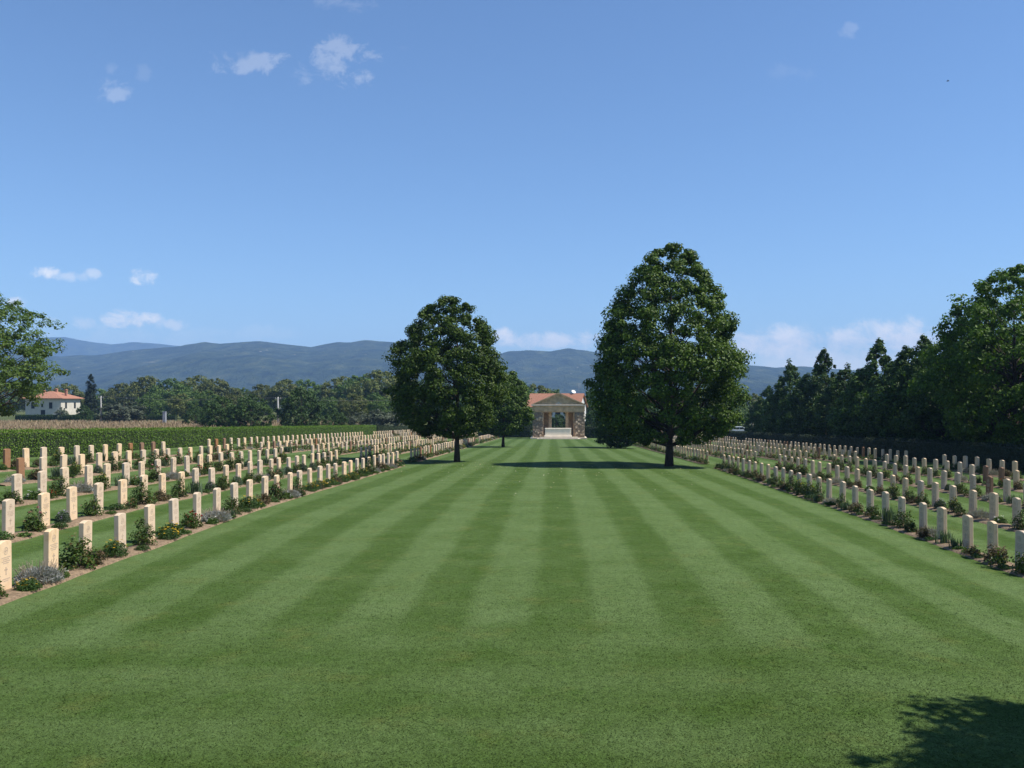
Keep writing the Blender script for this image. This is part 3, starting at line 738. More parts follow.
def rose(seed, bloom, h=0.62, w=0.34, leaf='rose_leaf', nb=11):
    r = np.random.default_rng(seed); mb = MB()
    C = dome(r, 46, w, h, .15); N = 46 * 24
    P = np.repeat(C, 24, 0) + r.normal(0, .05, (N, 3)); P[:, 2] = np.abs(P[:, 2])
    mb.leaves(P, r.normal(size=(N, 3)) * .7 + np.array([0, 0, .7]) + P, r.uniform(.045, .08, N), .7, 0, r); stems(mb, r, C, 16, 1, .008)
    o = mb.build('rose_bush', [M[leaf], M['stem']])
    if bloom: blooms(r, C[np.argsort(-C[:, 2] - .4 * r.random(46))[:nb]] + r.normal(0, .02, (nb, 3)) + np.array([0, 0, .04]), .075, bloom, o)
    return o
def lavender(seed):
    r = np.random.default_rng(seed); mb = MB(); n = 1700
    P = dome(r, n, .44, .26, .35); d = P / (np.linalg.norm(P, axis=1, keepdims=True) + 1e-6)
    t = np.cross(d, r.normal(size=(n, 3)))
    mb.leaves(P, t, r.uniform(.07, .13, n), .2, 0, r)
    o = mb.build('lavender', [M['silver']])
    sp = MB(); k = 120; Q = dome(r, k, .40, .27, .5); e = Q * np.array([1.25, 1.25, 1.0]) + np.array([0, 0, 1]) * r.uniform(.08, .2, (k, 1))
    for a, b2 in zip(Q, e): sp.tube([a, b2], [.003, .006], 4, 0, False)
    sp.build('flower_spikes', M['buff'], o)
    return o
def daisies(seed, fm_, h=0.30, w=0.36, n=40, leaf='fresh_leaf', size=.06):
    r = np.random.default_rng(seed); mb = MB(); N = 1100
    P = dome(r, N, w, h, .2)
    mb.leaves(P, r.normal(size=(N, 3)) + P * 2, r.uniform(.05, .10, N), .35, 0, r); stems(mb, r, P, 14, 0, .004)
    o = mb.build('flower_clump', [M[leaf]])
    B = dome(r, n, w * .98, h, .85); B = B[B[:, 2] > h * .4]; B[:, 2] += r.uniform(.02, .09, len(B)); blooms(r, B, size, fm_, o, True)
    return o
def iris(seed, bloom=None):
    r = np.random.default_rng(seed); mb = MB()
    for k in range(80):
        a = r.uniform(0, 6.28); b2 = np.array([r.normal(0, .09), r.normal(0, .14), 0]); l = r.uniform(.3, .55); s = r.uniform(.1, .35)
        d = np.array([math.cos(a), math.sin(a), 0]); e = np.array([-d[1], d[0], 0]) * .016
        p1 = b2 + d * l * s * .4 + np.array([0, 0, l * .6]); p2 = b2 + d * l * s + np.array([0, 0, l])
        mb.add([b2 - e, b2 + e, p1 + e, p1 - e, p2], [(0, 1, 2, 3), (3, 2, 4)], 0)
    o = mb.build('iris_clump', [M['sword']])
    if bloom: blooms(r, np.stack([r.normal(0, .12, 7), r.normal(0, .15, 7), r.uniform(.45, .62, 7)], 1), .08, bloom, o)
    return o
def low(seed, leaf='mat_leaf', h=.14):
    r = np.random.default_rng(seed); mb = MB(); N = 640
    P = dome(r, N, .34, h, .1); mb.leaves(P, r.normal(size=(N, 3)) * .6 + np.array([0, 0, 1]), r.uniform(.04, .08, N), .6, 0, r)
    return mb.build('ground_cover_plant', [M[leaf]])
KIND = {  # kind: (variants, description, category)
    'rose': ([rose(1, None), rose(2, None, .7, .36), rose(3, None, .55, .38)], 'green rose bush without blooms', 'rose bush'),
    'rose_pink': ([rose(4, 'f_pink', .55, .34), rose(5, 'f_pink', .6, .3, nb=7)], 'pink-flowered rose bush', 'rose bush'),
    'rose_red': ([rose(6, 'f_red', .72, .26, nb=4), rose(7, 'f_red', .5, .34, nb=13)], 'red-flowered rose bush', 'rose bush'),
    'rose_lemon': ([rose(8, 'f_lemon', .62, .32, nb=9)], 'pale-yellow-flowered rose bush', 'rose bush'),
    'bronze': ([rose(9, None, .42, .36, 'red_leaf'), rose(10, None, .5, .32, 'red_leaf')], 'bronze-leaved bush', 'bush'),
    'silver': ([lavender(11), lavender(12)], 'silvery lavender mound', 'lavender'),
    'yellow': ([daisies(13, 'f_yellow'), daisies(14, 'f_yellow', .38, .34, 46)], 'golden daisy clump', 'flowers'),
    'white': ([daisies(15, 'f_white', .26, .3, 26, 'mat_leaf')], 'white daisy clump', 'flowers'),
    'purple': ([daisies(16, 'f_purple', .42, .26, 40, 'sword', .05)], 'lilac flower clump', 'flowers'),
    'iris': ([iris(17), iris(18)], 'iris clump of sword-shaped leaves', 'iris'),
    'low': ([low(19), low(20, 'fresh_leaf', .2)], 'low green ground-cover plant', 'plant'),
}
PLG = {'rose bush': 'rose bushes in the headstone beds', 'bush': 'bronze bushes in the headstone beds', 'lavender': 'lavender mounds in the headstone beds', 'flowers': 'flower clumps in the headstone beds', 'iris': 'iris clumps in the headstone beds', 'plant': 'low plants in the headstone beds'}
first = {}
W = [('rose', .24), ('rose_pink', .10), ('rose_red', .06), ('rose_lemon', .04), ('bronze', .13), ('silver', .08), ('yellow', .09), ('white', .05), ('purple', .07), ('iris', .08), ('low', .06)]
WR = [('rose', .24), ('rose_pink', .08), ('rose_red', .07), ('rose_lemon', .09), ('bronze', .15), ('silver', .08), ('yellow', .05), ('white', .03), ('purple', .04), ('iris', .10), ('low', .07)]
script = {('left', 0): {1: 'rose', 2: 'silver', 3: 'rose', 4: 'yellow', 5: 'rose', 6: 'yellow', 7: 'rose_red', 8: 'silver', 9: 'rose', 10: 'yellow', 11: 'bronze', 12: 'rose_pink', 13: 'silver', 14: 'rose', 15: 'yellow', 16: 'yellow'},
          ('left', 1): {1: 'low', 2: 'rose_pink', 3: 'purple', 4: 'rose', 5: 'low', 6: 'rose', 7: 'bronze', 8: 'rose', 9: 'iris', 10: 'purple'},
          ('left', 2): {1: 'rose', 2: 'white', 3: 'rose', 4: 'silver', 5: 'rose_lemon', 6: 'iris', 7: 'white'},
          ('right', 0): {1: 'rose', 2: 'bronze', 3: 'low', 4: 'iris', 5: 'silver', 6: 'rose', 7: 'iris', 8: 'rose', 9: 'bronze', 10: 'rose', 11: 'silver', 12: 'rose'}}
farp = []
place = []
for s in stones:
    for slot in ((0, 1, 2) if s['row'] == 0 and s['y'] < 52 else (0, 1)):
        if slot == 1 and random.random() < (.6 if s['y'] > 40 else .35): continue
        k = None
        if slot == 2:
            k = random.choice(['low', 'bronze', 'low', 'white', 'yellow'] if s['sg'] < 0 else ['low', 'bronze', 'low', 'rose', 'iris'])
            place.append((s, 2, k, s['x'] - s['sg'] * random.uniform(.26, .40), s['y'] + random.uniform(-.35, .3), random.uniform(.45, .68))); continue
        if slot == 0: k = script.get((s['side'], s['row']), {}).get(s['n'])
        if k is None:
            if slot == 1 and random.random() < .45: k = 'low'
            else:
                w = W if s['side'] == 'left' else WR; k = random.choices([a for a, _ in w], [b2 for _, b2 in w])[0]
        if slot == 1 and k in ('rose', 'rose_red', 'yellow') and s['y'] < 30 and s['row'] == 0: k = 'low'
        off = -0.66 if slot == 0 else -0.08
        x = s['x'] - s['sg'] * (random.uniform(.10, .24) if slot == 0 else random.uniform(.30, .40)); y = s['y'] + off + random.gauss(0, .06)
        if slot == 0 and s['row'] == 0 and s['side'] == 'left' and s['n'] < 10: y = s['y'] + 0.60 - 1.335 + .05
        place.append((s, slot, k, x, y, random.uniform(.72, 1.0) * (0.66 if slot else 1.0) * (0.84 if s['sg'] > 0 else 0.96)))
seen = set(); cnt = {}
near_set = {id(s) for s in near}
for s, slot, k, x, y, sc in place:
    key = (s['side'], s['row'], s['n'], k)
    if s['y'] < 52 and key not in seen and cnt.get(k, 0) < 290:
        seen.add(key); cnt[k] = cnt.get(k, 0) + 1
        var, desc, cat = KIND[k]; v = random.randrange(len(var))
        if (k, v) not in first: o = var[v]; first[(k, v)] = o
        else: o = copy_tree(var[v])
        o.location = (x, y, gz(x, y) + .03); o.rotation_euler = (0, 0, random.uniform(0, 6.28)); o.scale = (sc, sc, sc * random.uniform(.9, 1.1))
        tag(o, f"{desc} at the {ordinal(s['n'])} headstone of {ordinal(s['row'] + 1)} row {s['side']} of lawn", cat, PLG[cat])
    else: farp.append((k, x, y, sc))
# far bed planting: one leafy mass
pm = MB(); mats = []; midx = {}
def mi_of(m):
    if m.name not in midx: midx[m.name] = len(mats); mats.append(m)
    return midx[m.name]
for k, (var, desc, cat) in KIND.items():
    src = var[0]; L = [p for p in farp if p[0] == k]
    if not L: continue
    pos = np.array([(x, y, gz(x, y) + .03) for _, x, y, _ in L]); rot = rng.uniform(0, 6.28, len(L)); sc = np.array([p[3] for p in L])
    for ob in [src] + list(src.children):
        me = ob.data; V0 = np.array([v.co[:] for v in me.vertices])
        polys = [p for p in me.polygons if len(p.vertices) == 4]
        nq = min(len(polys), 190 if ob is src else 140); sel = rng.choice(len(polys), nq, replace=False) if ob is src else np.arange(nq)
        keep = np.array([polys[i].vertices[:] for i in sel]); uq, inv = np.unique(keep, return_inverse=True)
        Vk = V0[uq]; fk = inv.reshape(-1, 4); q = Vk[fk]
        if ob is src:
            c = q.mean(1, keepdims=True); q = c + (q - c) * 1.75     # fewer, larger leaves
        batch(pm, q.reshape(-1, 3), [(np.arange(nq * 4).reshape(-1, 4), mi_of(me.materials[0]), False)], pos, rot, sc, None)
tag(pm.build('bed_plants', mats), 'mixed bushes and flowers in the distant headstone beds', 'plants', kind='stuff')
for k, (var, _, _) in KIND.items():
    for v, o in enumerate(var):
        if (k, v) not in first:
            for c in list(o.children): bpy.data.objects.remove(c)
            bpy.data.objects.remove(o)

# short blades standing on the nearest part of the lawn
r = np.random.default_rng(9); N = 420000; q = r.random(N); y = 1 / (1 / 6.6 - q * (1 / 6.6 - 1 / 26.0)); x = r.uniform(-.64, .55, N) * y
ok = (x > -8.0) & (x < 8.9); x, y = x[ok], y[ok]; N = len(x); gw = 0.0032 + 0.0004 * y; fade = 1 - sstep(13, 25, y)
a = r.uniform(0, 6.28, N); d = np.stack([np.cos(a), np.sin(a), 0 * a], 1) * gw[:, None]; h = r.uniform(.004, .017, N) * (.25 + .75 * fade)
b0 = np.stack([x, y, ground(x, y) - .004], 1); lean = r.normal(0, .022, (N, 3)) * np.array([1, 1, 0]); lean[:, 2] = h
V = np.stack([b0 - d, b0 + d, b0 + lean], 1).reshape(-1, 3)
tag(MB().add(V, np.arange(3 * N).reshape(-1, 3), 0).build('mown_grass', M['lawn']), 'short mown grass blades of the nearest lawn', 'grass', kind='stuff')

# fallen leaves, dry grass
r = np.random.default_rng(5); N = 260
x = np.concatenate([r.normal(2, 6, N), r.normal(-4, 3, 120)]); y = np.concatenate([50 - np.abs(r.normal(0, 9, N)) + 3, r.normal(53, 4, 120)]); ok = (np.abs(x) < 8) & (y > 24); x, y = x[ok], y[ok]
mb = MB(); mb.leaves(np.stack([x, y, ground(x, y) + .025], 1), r.normal(0, .3, (len(x), 3)) + np.array([0, 0, 1]), r.uniform(.04, .075, len(x)), .8, 0, r)
tag(mb.build('fallen_leaves', M['fallen']), 'pale fallen leaves scattered on the lawn near the limes', 'leaves', kind='stuff')
N = 26000; y = r.uniform(95, 186, N); x = -27.5 - r.random(N) ** 1.0 * (y * .62 + 6 - 27.5); h = r.uniform(.3, .7, N) * (1 - .5 * sstep(-48, -36, x))
a = r.uniform(0, 6.28, N); d = np.stack([np.cos(a), np.sin(a), 0 * a], 1) * r.uniform(.05, .13, (N, 1)); z = ground(x, y) - .03
b0 = np.stack([x, y, z], 1); lean = r.normal(0, .12, (N, 3)) * np.array([1, 1, 0]); up = np.stack([0 * h, 0 * h, h], 1)
V = np.stack([b0 - d, b0 + d, b0 + lean + up + d * .3, b0 + lean + up - d * .3], 1).reshape(-1, 3)
tag(MB().add(V, np.arange(4 * N).reshape(-1, 4), 0).build('dry_grass', M['dry_grass']), 'tall dry grass standing in the field behind the left hedge', 'grass', kind='stuff')

# ------------------------------------------------------------------ monument
MX, MY = 1.0, 140.0; MZ = gz(MX, MY)
mon = empty('memorial_portico', (MX, MY, MZ)); tag(mon, 'stone portico with triangular pediment at the far end of lawn', 'monument')
MB().box(-4.25, 4.25, -0.5, 4.9, -0.4, 0.20, bev=.02).build('plinth', M['step'], mon)
MB().box(-3.2, 3.2, -2.7, -0.503, -0.4, 0.14, bev=.02).box(-2.85, 2.85, -2.3, -0.506, 0.143, 0.34, bev=.02).build('steps', M['step'], mon)
for s in (-1, 1):
    x0, x1 = sorted((s * 3.92, s * 2.40)); MB().box(x0, x1, 0.0, 4.5, 0.20, 4.0, bev=.03).build('pier', M['rubble'], mon)
    x0, x1 = sorted((s * 2.36, s * 2.27)); MB().box(s * 2.397 if s < 0 else 2.24, -2.24 if s < 0 else 2.397, 0.25, 4.3, 0.20, 4.1).build('pier_return', M['ashlar'], mon)
    x0, x1 = sorted((s * 1.50, s * 1.04)); MB().box(x0, x1, 0.9, 1.5, 0.20, 4.1, bev=.02).box(x0-.06, x1+.06, 0.84, 1.56, 3.9, 4.098, bev=.01).build('column', M['ashlar'], mon)
    x0, x1 = sorted((s * 2.238, s * 1.25)); MB().box(x0, x1, 2.6, 3.1, 0.20, 4.1).build('back_wall', M['ashlar'], mon)
MB().box(-3.86, 3.86, 0.06, 4.44, 4.003, 4.12).box(-3.95, 3.95, -0.03, 4.53, 4.123, 4.98, bev=.02).build('entablature', M['ashlar'], mon)
MB().box(-4.12, 4.12, -0.2, 4.7, 4.983, 5.16, bev=.03).build('cornice', M['step'], mon)
MB().prism([(-3.9, 5.163), (3.9, 5.163), (0, 6.72)], 0.05, 4.4, 'y').build('pediment', M['ashlar'], mon)
cop = MB()
for s in (-1, 1):
    pl = [(s * 4.2, 5.165), (s * 3.86, 5.165), (0, 6.72), (0, 6.98)]
    cop.prism(pl if s > 0 else pl[::-1], -0.18, 4.65, 'y')
cop.build('raking_cornice', M['ashlar'], mon)
MB().box(-0.45, 0.45, -0.06, 0.048, 5.17, 5.34, bev=.01).prism([(-.32, 5.342), (.32, 5.342), (0.0, 5.62)], -0.05, 0.047, 'y').build('sunlit_patch_block', M['step'], mon)  # pale block and triangle modelled in place of a sunlit patch on the pediment
st = MB().box(-2.05, 2.05, -1.6, -0.75, 0.343, 0.60, bev=.02).box(-1.93, 1.93, -1.5, -0.85, 0.603, 1.62, bev=.03).box(-1.96, 1.96, -1.53, -0.82, 1.5, 1.66, bev=.03).build('memorial_stone', M['remember'])
st.location = (MX - .1, MY, MZ); tag(st, 'long pale altar-like memorial stone on the steps before the portico', 'memorial stone')

# ------------------------------------------------------------------ buildings
hs_ = empty('terracotta_house', (at(557, 186), 186, gz(1, 186)), math.radians(-14)); tag(hs_, 'white house with terracotta roof behind the portico', 'house')
hw, hd, he, hr = 5.2, 3.4, 5.05, 7.5
MB().box(-hw, hw, -hd, hd, -0.3, he).prism([(-hd, he + .002), (hd, he + .002), (0, hr - .12)], -hw, hw, 'x').build('wall', M['plaster_white'], hs_)
rf = MB()
for s in (-1, 1):
    v = [(-hw-.35, s*(hd+.5), he-.25), (hw+.35, s*(hd+.5), he-.25), (hw+.35, 0, hr), (-hw-.35, 0, hr)]
    v2 = [(a, b2, c + .14) for a, b2, c in v]
    rf.add(v + v2, [(0,1,2,3),(4,7,6,5),(0,4,5,1),(1,5,6,2),(2,6,7,3),(3,7,4,0)])
rf = rf.build('roof', M['tile'], hs_)
for x in (-3.4, -0.6, 1.0, 3.2):
    w_ = MB().box(x - .55, x + .55, -hd - .04, -hd + .05, 0.9, 2.3).build('window', M['shutter'], hs_); MB().box(x - .6, x + .6, -hd - .12, -hd - .003, .8, .897).build('sill', M['concrete'], w_)
    w_ = MB().box(x - .5, x + .5, -hd - .04, -hd + .05, 3.3, 4.4).build('window', M['shutter'], hs_)
MB().box(hw - .05, hw + .04, -.6, .5, 3.2, 4.4).build('window', M['shutter'], hs_)
dish = empty('satellite_dish', (at(574, 184), 185.2, EYE + (PY - 391.4) * 184 / F)); dish.rotation_euler = (-0.75, 0, 0.5); tag(dish, 'round white satellite dish on the ridge of terracotta roof', 'satellite dish')
V = [(0, .12, 0)]; f = []
for j, rr in enumerate((.15, .3, .44)):
    for k in range(16): V.append((rr * math.cos(k * math.pi / 8), .12 - .35 * rr * rr - (0.0), rr * math.sin(k * math.pi / 8)))
f += [(0, 1 + (k + 1) % 16, 1 + k) for k in range(16)]
for j in range(2): f += [(1 + j*16 + k, 1 + j*16 + (k+1) % 16, 17 + j*16 + (k+1) % 16, 17 + j*16 + k) for k in range(16)]
MB().add(V, f, 0, True).build('reflector', M['white_paint'], dish)
MB().tube([(0, .14, 0), (0, .3, -.25), (0, .3, -.75)], .03, 6).build('mount', M['grey_metal'], dish); MB().tube([(0, .05, -.4), (0, -.45, -.1)], .02, 6).box(-.05, .05, -.55, -.45, -.13, -.03).build('feed_arm', M['grey_metal'], dish)
an = MB().tube([(0, 0, -1.2), (0, 0, 2.0)], .035, 6)
for z in (1.2, 1.6, 1.95): an.tube([(-.5, 0, z), (.5, 0, z)], .02, 5)
an = an.build('roof_antenna', M['grey_metal']); an.location = (at(579, 186), 186.6, EYE + (PY - 393) * 186 / F); tag(an, 'thin aerial mast on the right end of terracotta roof', 'antenna')

fy = 235.0; fxm = at(25, fy); farm = empty('farmhouse', (fxm + 4.6, fy, gz(fxm, fy))); tag(farm, 'pale farmhouse with hipped terracotta roof beyond the dry field', 'house')
a, b2, he, hp = 4.5, 9.6, 4.95, 6.75
MB().box(-a, a, 0, b2, -0.3, he).build('wall', M['plaster'], farm)
e = .75; zt = he + .02
V = [(-a-e, -e, zt), (a+e, -e, zt), (a+e, b2+e, zt), (-a-e, b2+e, zt), (-.4, b2/2-.9, hp), (.4, b2/2-.9, hp), (.4, b2/2+.9, hp), (-.4, b2/2+.9, hp)]
V += [(x, y, z - .14) for x, y, z in V[:4]]
rf = MB().add(V, [(0,1,5,4),(1,2,6,5),(2,3,7,6),(3,0,4,7),(4,5,6,7),(8,9,1,0),(9,10,2,1),(10,11,3,2),(11,8,0,3),(11,10,9,8)]).build('roof', M['tile'], farm)
for x, y, z in ((-1.5, 3.2, 6.7), (0.9, 4.6, 7.2), (3.6, 4.2, 7.0)): MB().box(x-.26, x+.26, y-.26, y+.26, he + .3, z, bev=.02).box(x-.34, x+.34, y-.34, y+.34, z+.002, z+.1).prism([(x-.34, z+.103), (x+.34, z+.103), (x, z+.28)], y-.34, y+.34, 'y').build('chimney', M['tile'], rf)
for x, z0, z1, w in ((-2.6, 2.35, 3.9, .42), (1.9, 2.35, 3.9, .42), (-.25, 2.75, 3.55, .24)):
    wn = MB().box(x-w, x+w, -.03, .1, z0, z1).build('window', M['shutter'], farm); MB().box(x-w-.08, x+w+.08, -.12, -.002, z0-.1, z0-.003).build('sill', M['concrete'], wn)
for y, z0, z1 in ((2.4, 2.35, 3.9), (6.8, 2.35, 3.9)): MB().box(a-.1, a+.03, y-.45, y+.45, z0, z1).build('window', M['shutter'], farm)
MB().box(-.6, .5, -.04, .1, -.2, 2.0).build('door', M['shutter'], farm)

# ------------------------------------------------------------------ poles, wire, cabinet
def pole(px, ty, y, label):
    x = at(px, y); z = gz(x, y); h = EYE + (PY - ty) * y / F - z
    p = empty('utility_pole', (x, y, z)); tag(p, label, 'utility pole', 'utility poles beyond the left hedge')
    MB().tube([(0, 0, -.3), (0, 0, h)], [.17, .11], 10).build('shaft', M['concrete'], p)
    MB().box(-.5, .5, -.05, .05, h - .35, h - .25).build('cross_arm', M['grey_metal'], p)
    for s in (-.42, .42):
        MB().tube([(s, 0, h - .247), (s, 0, h - .17), (s, 0, h - .10)], [.05, .07, .03], 8).build('insulator', M['concrete'], p)
    return Vector((x, y, z + h - .1))
A = pole(101, 396, 178, 'pale concrete utility pole right of the cypress'); B = pole(278, 397, 165, 'thin concrete utility pole between the dark bushy trees')
C0 = Vector((at(420, 172), 172, A.z - .4))
def sag(p, q, s=.5, n=12): return [tuple(p.lerp(q, i / n) - Vector((0, 0, s * 4 * (i / n) * (1 - i / n)))) for i in range(n + 1)]
w_ = MB().tube(sag(A + Vector((.42, 0, 0)), B + Vector((-.42, 0, 0))), .018, 4, 0, False).tube(sag(B + Vector((.42, 0, 0)), C0), .018, 4, 0, False).build('power_line', M['wire']); tag(w_, 'thin overhead wire strung between the two utility poles', 'wire')
y = 168; x = at(164.5, y); cb = empty('metal_cabinet', (x, y, gz(x, y))); tag(cb, 'pale grey metal cabinet standing in the dry field', 'cabinet')
MB().box(-.28, .28, -.2, .2, .15, 2.25, bev=.02).box(-.33, .33, -.25, .25, 2.253, 2.33, bev=.02).build('case', M['grey_metal'], cb); d_ = MB().box(-.23, .23, -.225, -.203, .35, 2.1).build('door', M['grey_metal'], cb); MB().box(.12, .16, -.25, -.227, 1.1, 1.3).build('handle', M['wire'], d_); MB().box(-.3, .3, -.22, .22, -.1, .147).build('base', M['concrete'], cb)
y = 172; x = at(753, y); p = MB().tube([(0, 0, -.3), (.02, 0, 2.4)], [.09, .08], 8).box(-.35, .37, -.03, .03, 1.9, 2.0).build('wooden_post', M['step']); p.location = (x, y, gz(x, y)); tag(p, 'slim wooden post right of the white car', 'post')

# ------------------------------------------------------------------ cars
def car(x, y, paint, label, rz=0.0, flip=1):
    c = empty('parked_car', (x, y, gz(x, y)), rz); tag(c, label, 'car', 'cars parked behind the cemetery')
    low_ = [(-2.05,.32),(-2.08,.62),(-1.98,.84),(-1.85,.90),(.85,.92),(1.75,.78),(2.02,.62),(2.05,.34),(1.75,.26),(-1.7,.26)]
    cab = [(-1.75,.905),(-1.45,1.32),(-1.1,1.46),(.05,1.47),(.35,1.40),(1.0,.925)]
    mb = MB(); prof = low_
    for poly, ins in ((low_, .0), (cab, .12)):
        n = len(poly); V = []
        for yy, sh in ((-.84 + ins * .6, .06), (-.78 + ins, 0), (.78 - ins, 0), (.84 - ins * .6, .06)):
            cx = sum(p[0] for p in poly) / n; cz = sum(p[1] for p in poly) / n
            V += [(cx + (p[0] - cx) * (1 - sh), yy, cz + (p[1] - cz) * (1 - sh)) for p in poly]
        f = [tuple(range(n)), tuple(range(3*n, 4*n))[::-1]]
        for l in range(3): f += [(l*n+i, (l+1)*n+i, (l+1)*n+(i+1) % n, l*n+(i+1) % n) for i in range(n)]
        mb.add(V, f)
    mb.build('body', M[paint], c)
    for s in (-1, 1):
        for poly in ([(-1.5, .96), (-1.3, 1.30), (-.45, 1.36), (-.45, .96)], [(-.37, .96), (-.37, 1.36), (.2, 1.34), (.7, .97)]):
            MB().prism(poly, s * .79, s * .785 - s * .02, 'y').build('side_window', M['glass'], c)
        for wx in (-1.3, 1.3):
            w_ = MB().cyl((wx, s * .76, .31), .31, 'y', .2, 18).build('wheel', M['tyre'], c); MB().cyl((wx, s * .865, .31), .18, 'y', .012, 14).build('rim', M['grey_metal'], w_)
        MB().box(1.9, 2.045, s*.62-.14, s*.62+.14, .60, .70, bev=.01).build('headlight', M['lamp'], c); MB().box(-2.09, -2.0, s*.66-.1, s*.66+.1, .62, .80, bev=.01).build('tail_light', M['tail'], c)
    MB().add([(.42,-.6,1.375),(.42,.6,1.375),(1.0,.64,.96),(1.0,-.64,.96)], [(0,1,2,3)]).build('windscreen', M['glass'], c)
    return c
car(at(553, 160) - 1.3, 160, 'car_blue', 'dark blue car glimpsed through the opening of the portico')
car(at(741, 172), 172, 'car_white', 'white car behind the far hedge right of the largest lime')

# bird
bd = MB().tube([(0, -.16, 0), (0, -.1, .01), (0, 0, 0), (0, .1, 0), (0, .2, .01)], [.008, .035, .045, .03, .012], 8)
for s in (-1, 1): bd.add([(s*.03, -.06, .02), (s*.03, .06, .02), (s*.16, .07, .07), (s*.17, -.04, .07), (s*.34, .10, .03)], [(0, 1, 2, 3), (3, 2, 4)], 0)
bd = bd.build('bird', M['bird']); bd.location = (at(948, 110), 110, EYE + (PY - 81) / F * 110); bd.rotation_euler = (0, 0, 1.2); tag(bd, 'small dark bird flying high in the sky', 'bird')

# ------------------------------------------------------------------ haze
hz = MB().box(-6200, 6200, -700, 6700, -12, 425).build('haze', None); hz.data.materials.clear()
m = bpy.data.materials.new('haze_air'); m.use_nodes = True; t = m.node_tree; t.nodes.clear(); nt = NT(t)
out = nt.n('ShaderNodeOutputMaterial'); pv = nt.n('ShaderNodeVolumePrincipled')
pv.inputs['Color'].default_value = (0.34, 0.58, 1.0, 1); pv.inputs['Density'].default_value = 1.75e-4; pv.inputs['Anisotropy'].default_value = 0.0
nt.l(pv.outputs[0], out.inputs['Volume']); hz.data.materials.append(m); tag(hz, 'thin blue air haze over the whole landscape', kind='stuff')

# ------------------------------------------------------------------ sky, sun, camera
EL, AZ = 54.0, -5.0
sun_dir = Vector((math.cos(math.radians(EL)) * math.cos(math.radians(AZ)), math.cos(math.radians(EL)) * math.sin(math.radians(AZ)), math.sin(math.radians(EL))))
w = bpy.data.worlds.new('World'); scene.world = w; w.use_nodes = True; t = w.node_tree; t.nodes.clear(); nt = NT(t)
out = nt.n('ShaderNodeOutputWorld'); bg = nt.n('ShaderNodeBackground'); sky = nt.n('ShaderNodeTexSky'); sky.sky_type = 'NISHITA'
sky.sun_disc = False; sky.sun_elevation = math.radians(EL); sky.sun_rotation = math.radians(90 - AZ); sky.air_density = 1.0; sky.dust_density = 0.0; sky.ozone_density = 8.0; sky.altitude = 200
bg.inputs[1].default_value = 0.10
tc = nt.n('ShaderNodeTexCoord'); sp = nt.n('ShaderNodeSeparateXYZ'); nt.l(tc.outputs['Generated'], sp.inputs[0])
yy = nt.m('MAXIMUM', sp.outputs[1], 0.05)
u = nt.m('DIVIDE', sp.outputs[0], yy); v = nt.m('DIVIDE', sp.outputs[2], yy)
cv = nt.n('ShaderNodeCombineXYZ'); nt.l(u, cv.inputs[0]); nt.l(nt.m('MULTIPLY', v, 1.25), cv.inputs[1])
n1 = nt.noise(cv.outputs[0], 34.0, 10, 0.68, 0.4); n2 = nt.noise(cv.outputs[0], 11.0, 5, 0.55)
nz = nt.m('SUBTRACT', nt.m('MULTIPLY_ADD', n1, 0.7, nt.m('MULTIPLY', n2, 0.3)), 0.5)
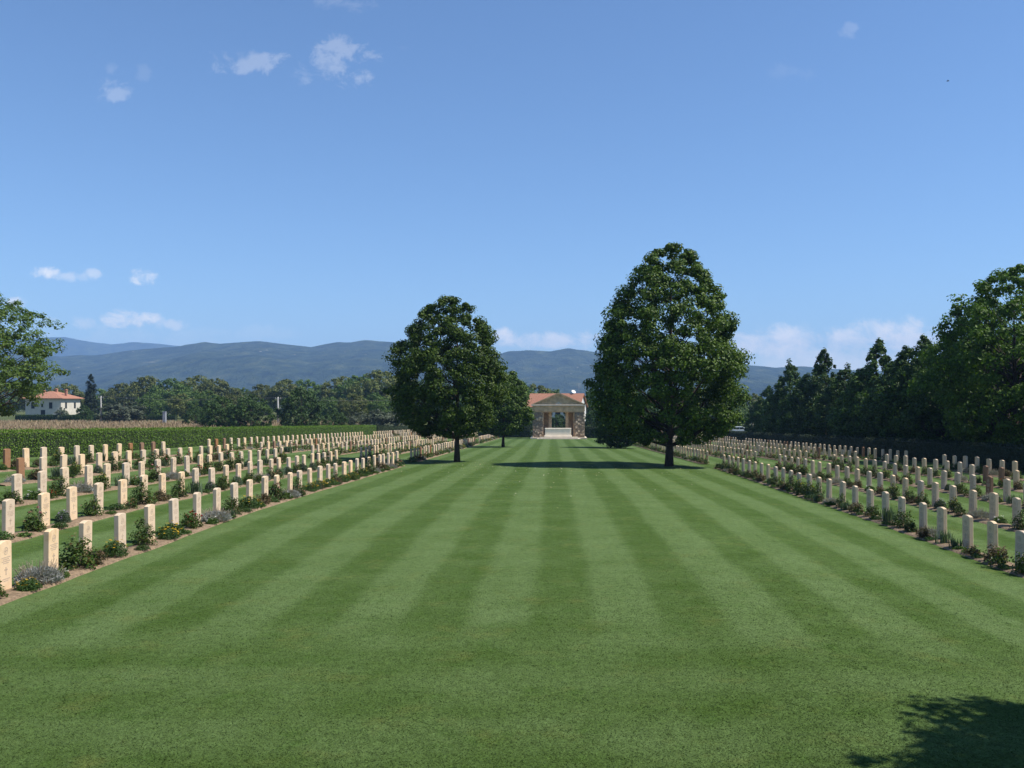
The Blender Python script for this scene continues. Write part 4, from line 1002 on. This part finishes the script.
# px, py, rx, ry, strength, raggedness
CL = [(805,354,95,15,.85,2.2),(250, 63, 38, 15, 0.174, 5.75),
      (300, 74, 14, 12, 0.099, 5.75),
      (345, 58, 36, 28, 0.174, 5.75),
      (113, 90, 20, 14, 0.161, 5.75),
      (112, 68, 10, 8, 0.074, 5.75),
      (142, 73, 10, 10, 0.05, 5.75),
      (345, 3, 34, 9, 0.074, 5.75),
      (404, 46, 10, 8, 0.05, 5.75),
      (47, 272, 18, 9, 0.85, 3.25),
      (72, 277, 24, 7, 0.4, 3.75),
      (93, 273, 10, 6, 0.45, 3.75),
      (145, 277, 18, 10, 1.0, 2.75),
      (126, 319, 40, 11, 1.0, 3.0),
      (70, 323, 45, 10, 0.4, 3.75),
      (172, 325, 22, 7, 0.5, 3.75),
      (16, 303, 14, 7, 0.7, 3.75),
      (848, 31, 12, 9, 0.087, 5.75),
      (788, 72, 24, 10, 0.037, 5.75),
      (505, 338, 18, 12, 1.0, 2.75),
      (552, 341, 54, 12, 0.85, 3.25),
      (780, 345, 70, 24, 1.0, 2.5),
      (850, 345, 50, 20, 0.95, 2.75),
      (900, 337, 62, 26, 1.0, 2.5),
      (830, 362, 150, 20, 0.75, 1.75),
      (250, 334, 70, 9, 0.12, 5.0),
      (150, 338, 140, 12, 0.14, 3.75)]
tot = None
for px, py, rx, ry, a, k in CL:
    du = nt.m('MULTIPLY', nt.m('SUBTRACT', u, (px - PX) / F), F / rx); dv = nt.m('MULTIPLY', nt.m('SUBTRACT', v, (PY - py) / F), F / ry)
    e = nt.m('SUBTRACT', 0.75, nt.m('ADD', nt.m('MULTIPLY', du, du), nt.m('MULTIPLY', dv, dv)))
    e = nt.m('ADD', e, nt.m('MULTIPLY', nz, k * 1.7))
    q = nt.m('MULTIPLY', nt.smooth(e, -0.1, 1.1), a)
    tot = q if tot is None else nt.m('MAXIMUM', tot, q)
tot = nt.m('MULTIPLY', tot, nt.m('GREATER_THAN', sp.outputs[1], 0.06))
skyc = nt.mix(tot, sky.outputs[0], (8.4, 8.1, 7.7))
nt.l(skyc, bg.inputs[0]); nt.l(bg.outputs[0], out.inputs[0])
sl = bpy.data.lights.new('sun', 'SUN'); sl.energy = 5.0; sl.angle = math.radians(0.53); sl.color = (1.0, 0.95, 0.86)
so = bpy.data.objects.new('sun', sl); COL.objects.link(so); so.rotation_euler = sun_dir.to_track_quat('Z', 'Y').to_euler(); so.location = (40, -4, 60)
cd = bpy.data.cameras.new('camera'); cam = bpy.data.objects.new('camera', cd); COL.objects.link(cam); scene.camera = cam
cd.sensor_width = 36; cd.lens = F / 1024 * 36; cd.shift_x = -(PX - 512) / 1024; cd.shift_y = (PY - 384) / 1024; cd.clip_start = 0.1; cd.clip_end = 30000
cam.location = (0, 0, EYE); cam.rotation_euler = (math.pi / 2, 0, 0)
scene.view_settings.view_transform = 'Standard'; scene.view_settings.look = 'None'; scene.view_settings.gamma = 1; scene.view_settings.exposure = 0.6
scene.render.engine = 'CYCLES'; c = scene.cycles
c.use_denoising = True; c.max_bounces = 6; c.diffuse_bounces = 3; c.glossy_bounces = 2; c.transmission_bounces = 4; c.volume_bounces = 0; c.transparent_max_bounces = 6
c.caustics_reflective = False; c.caustics_refractive = False
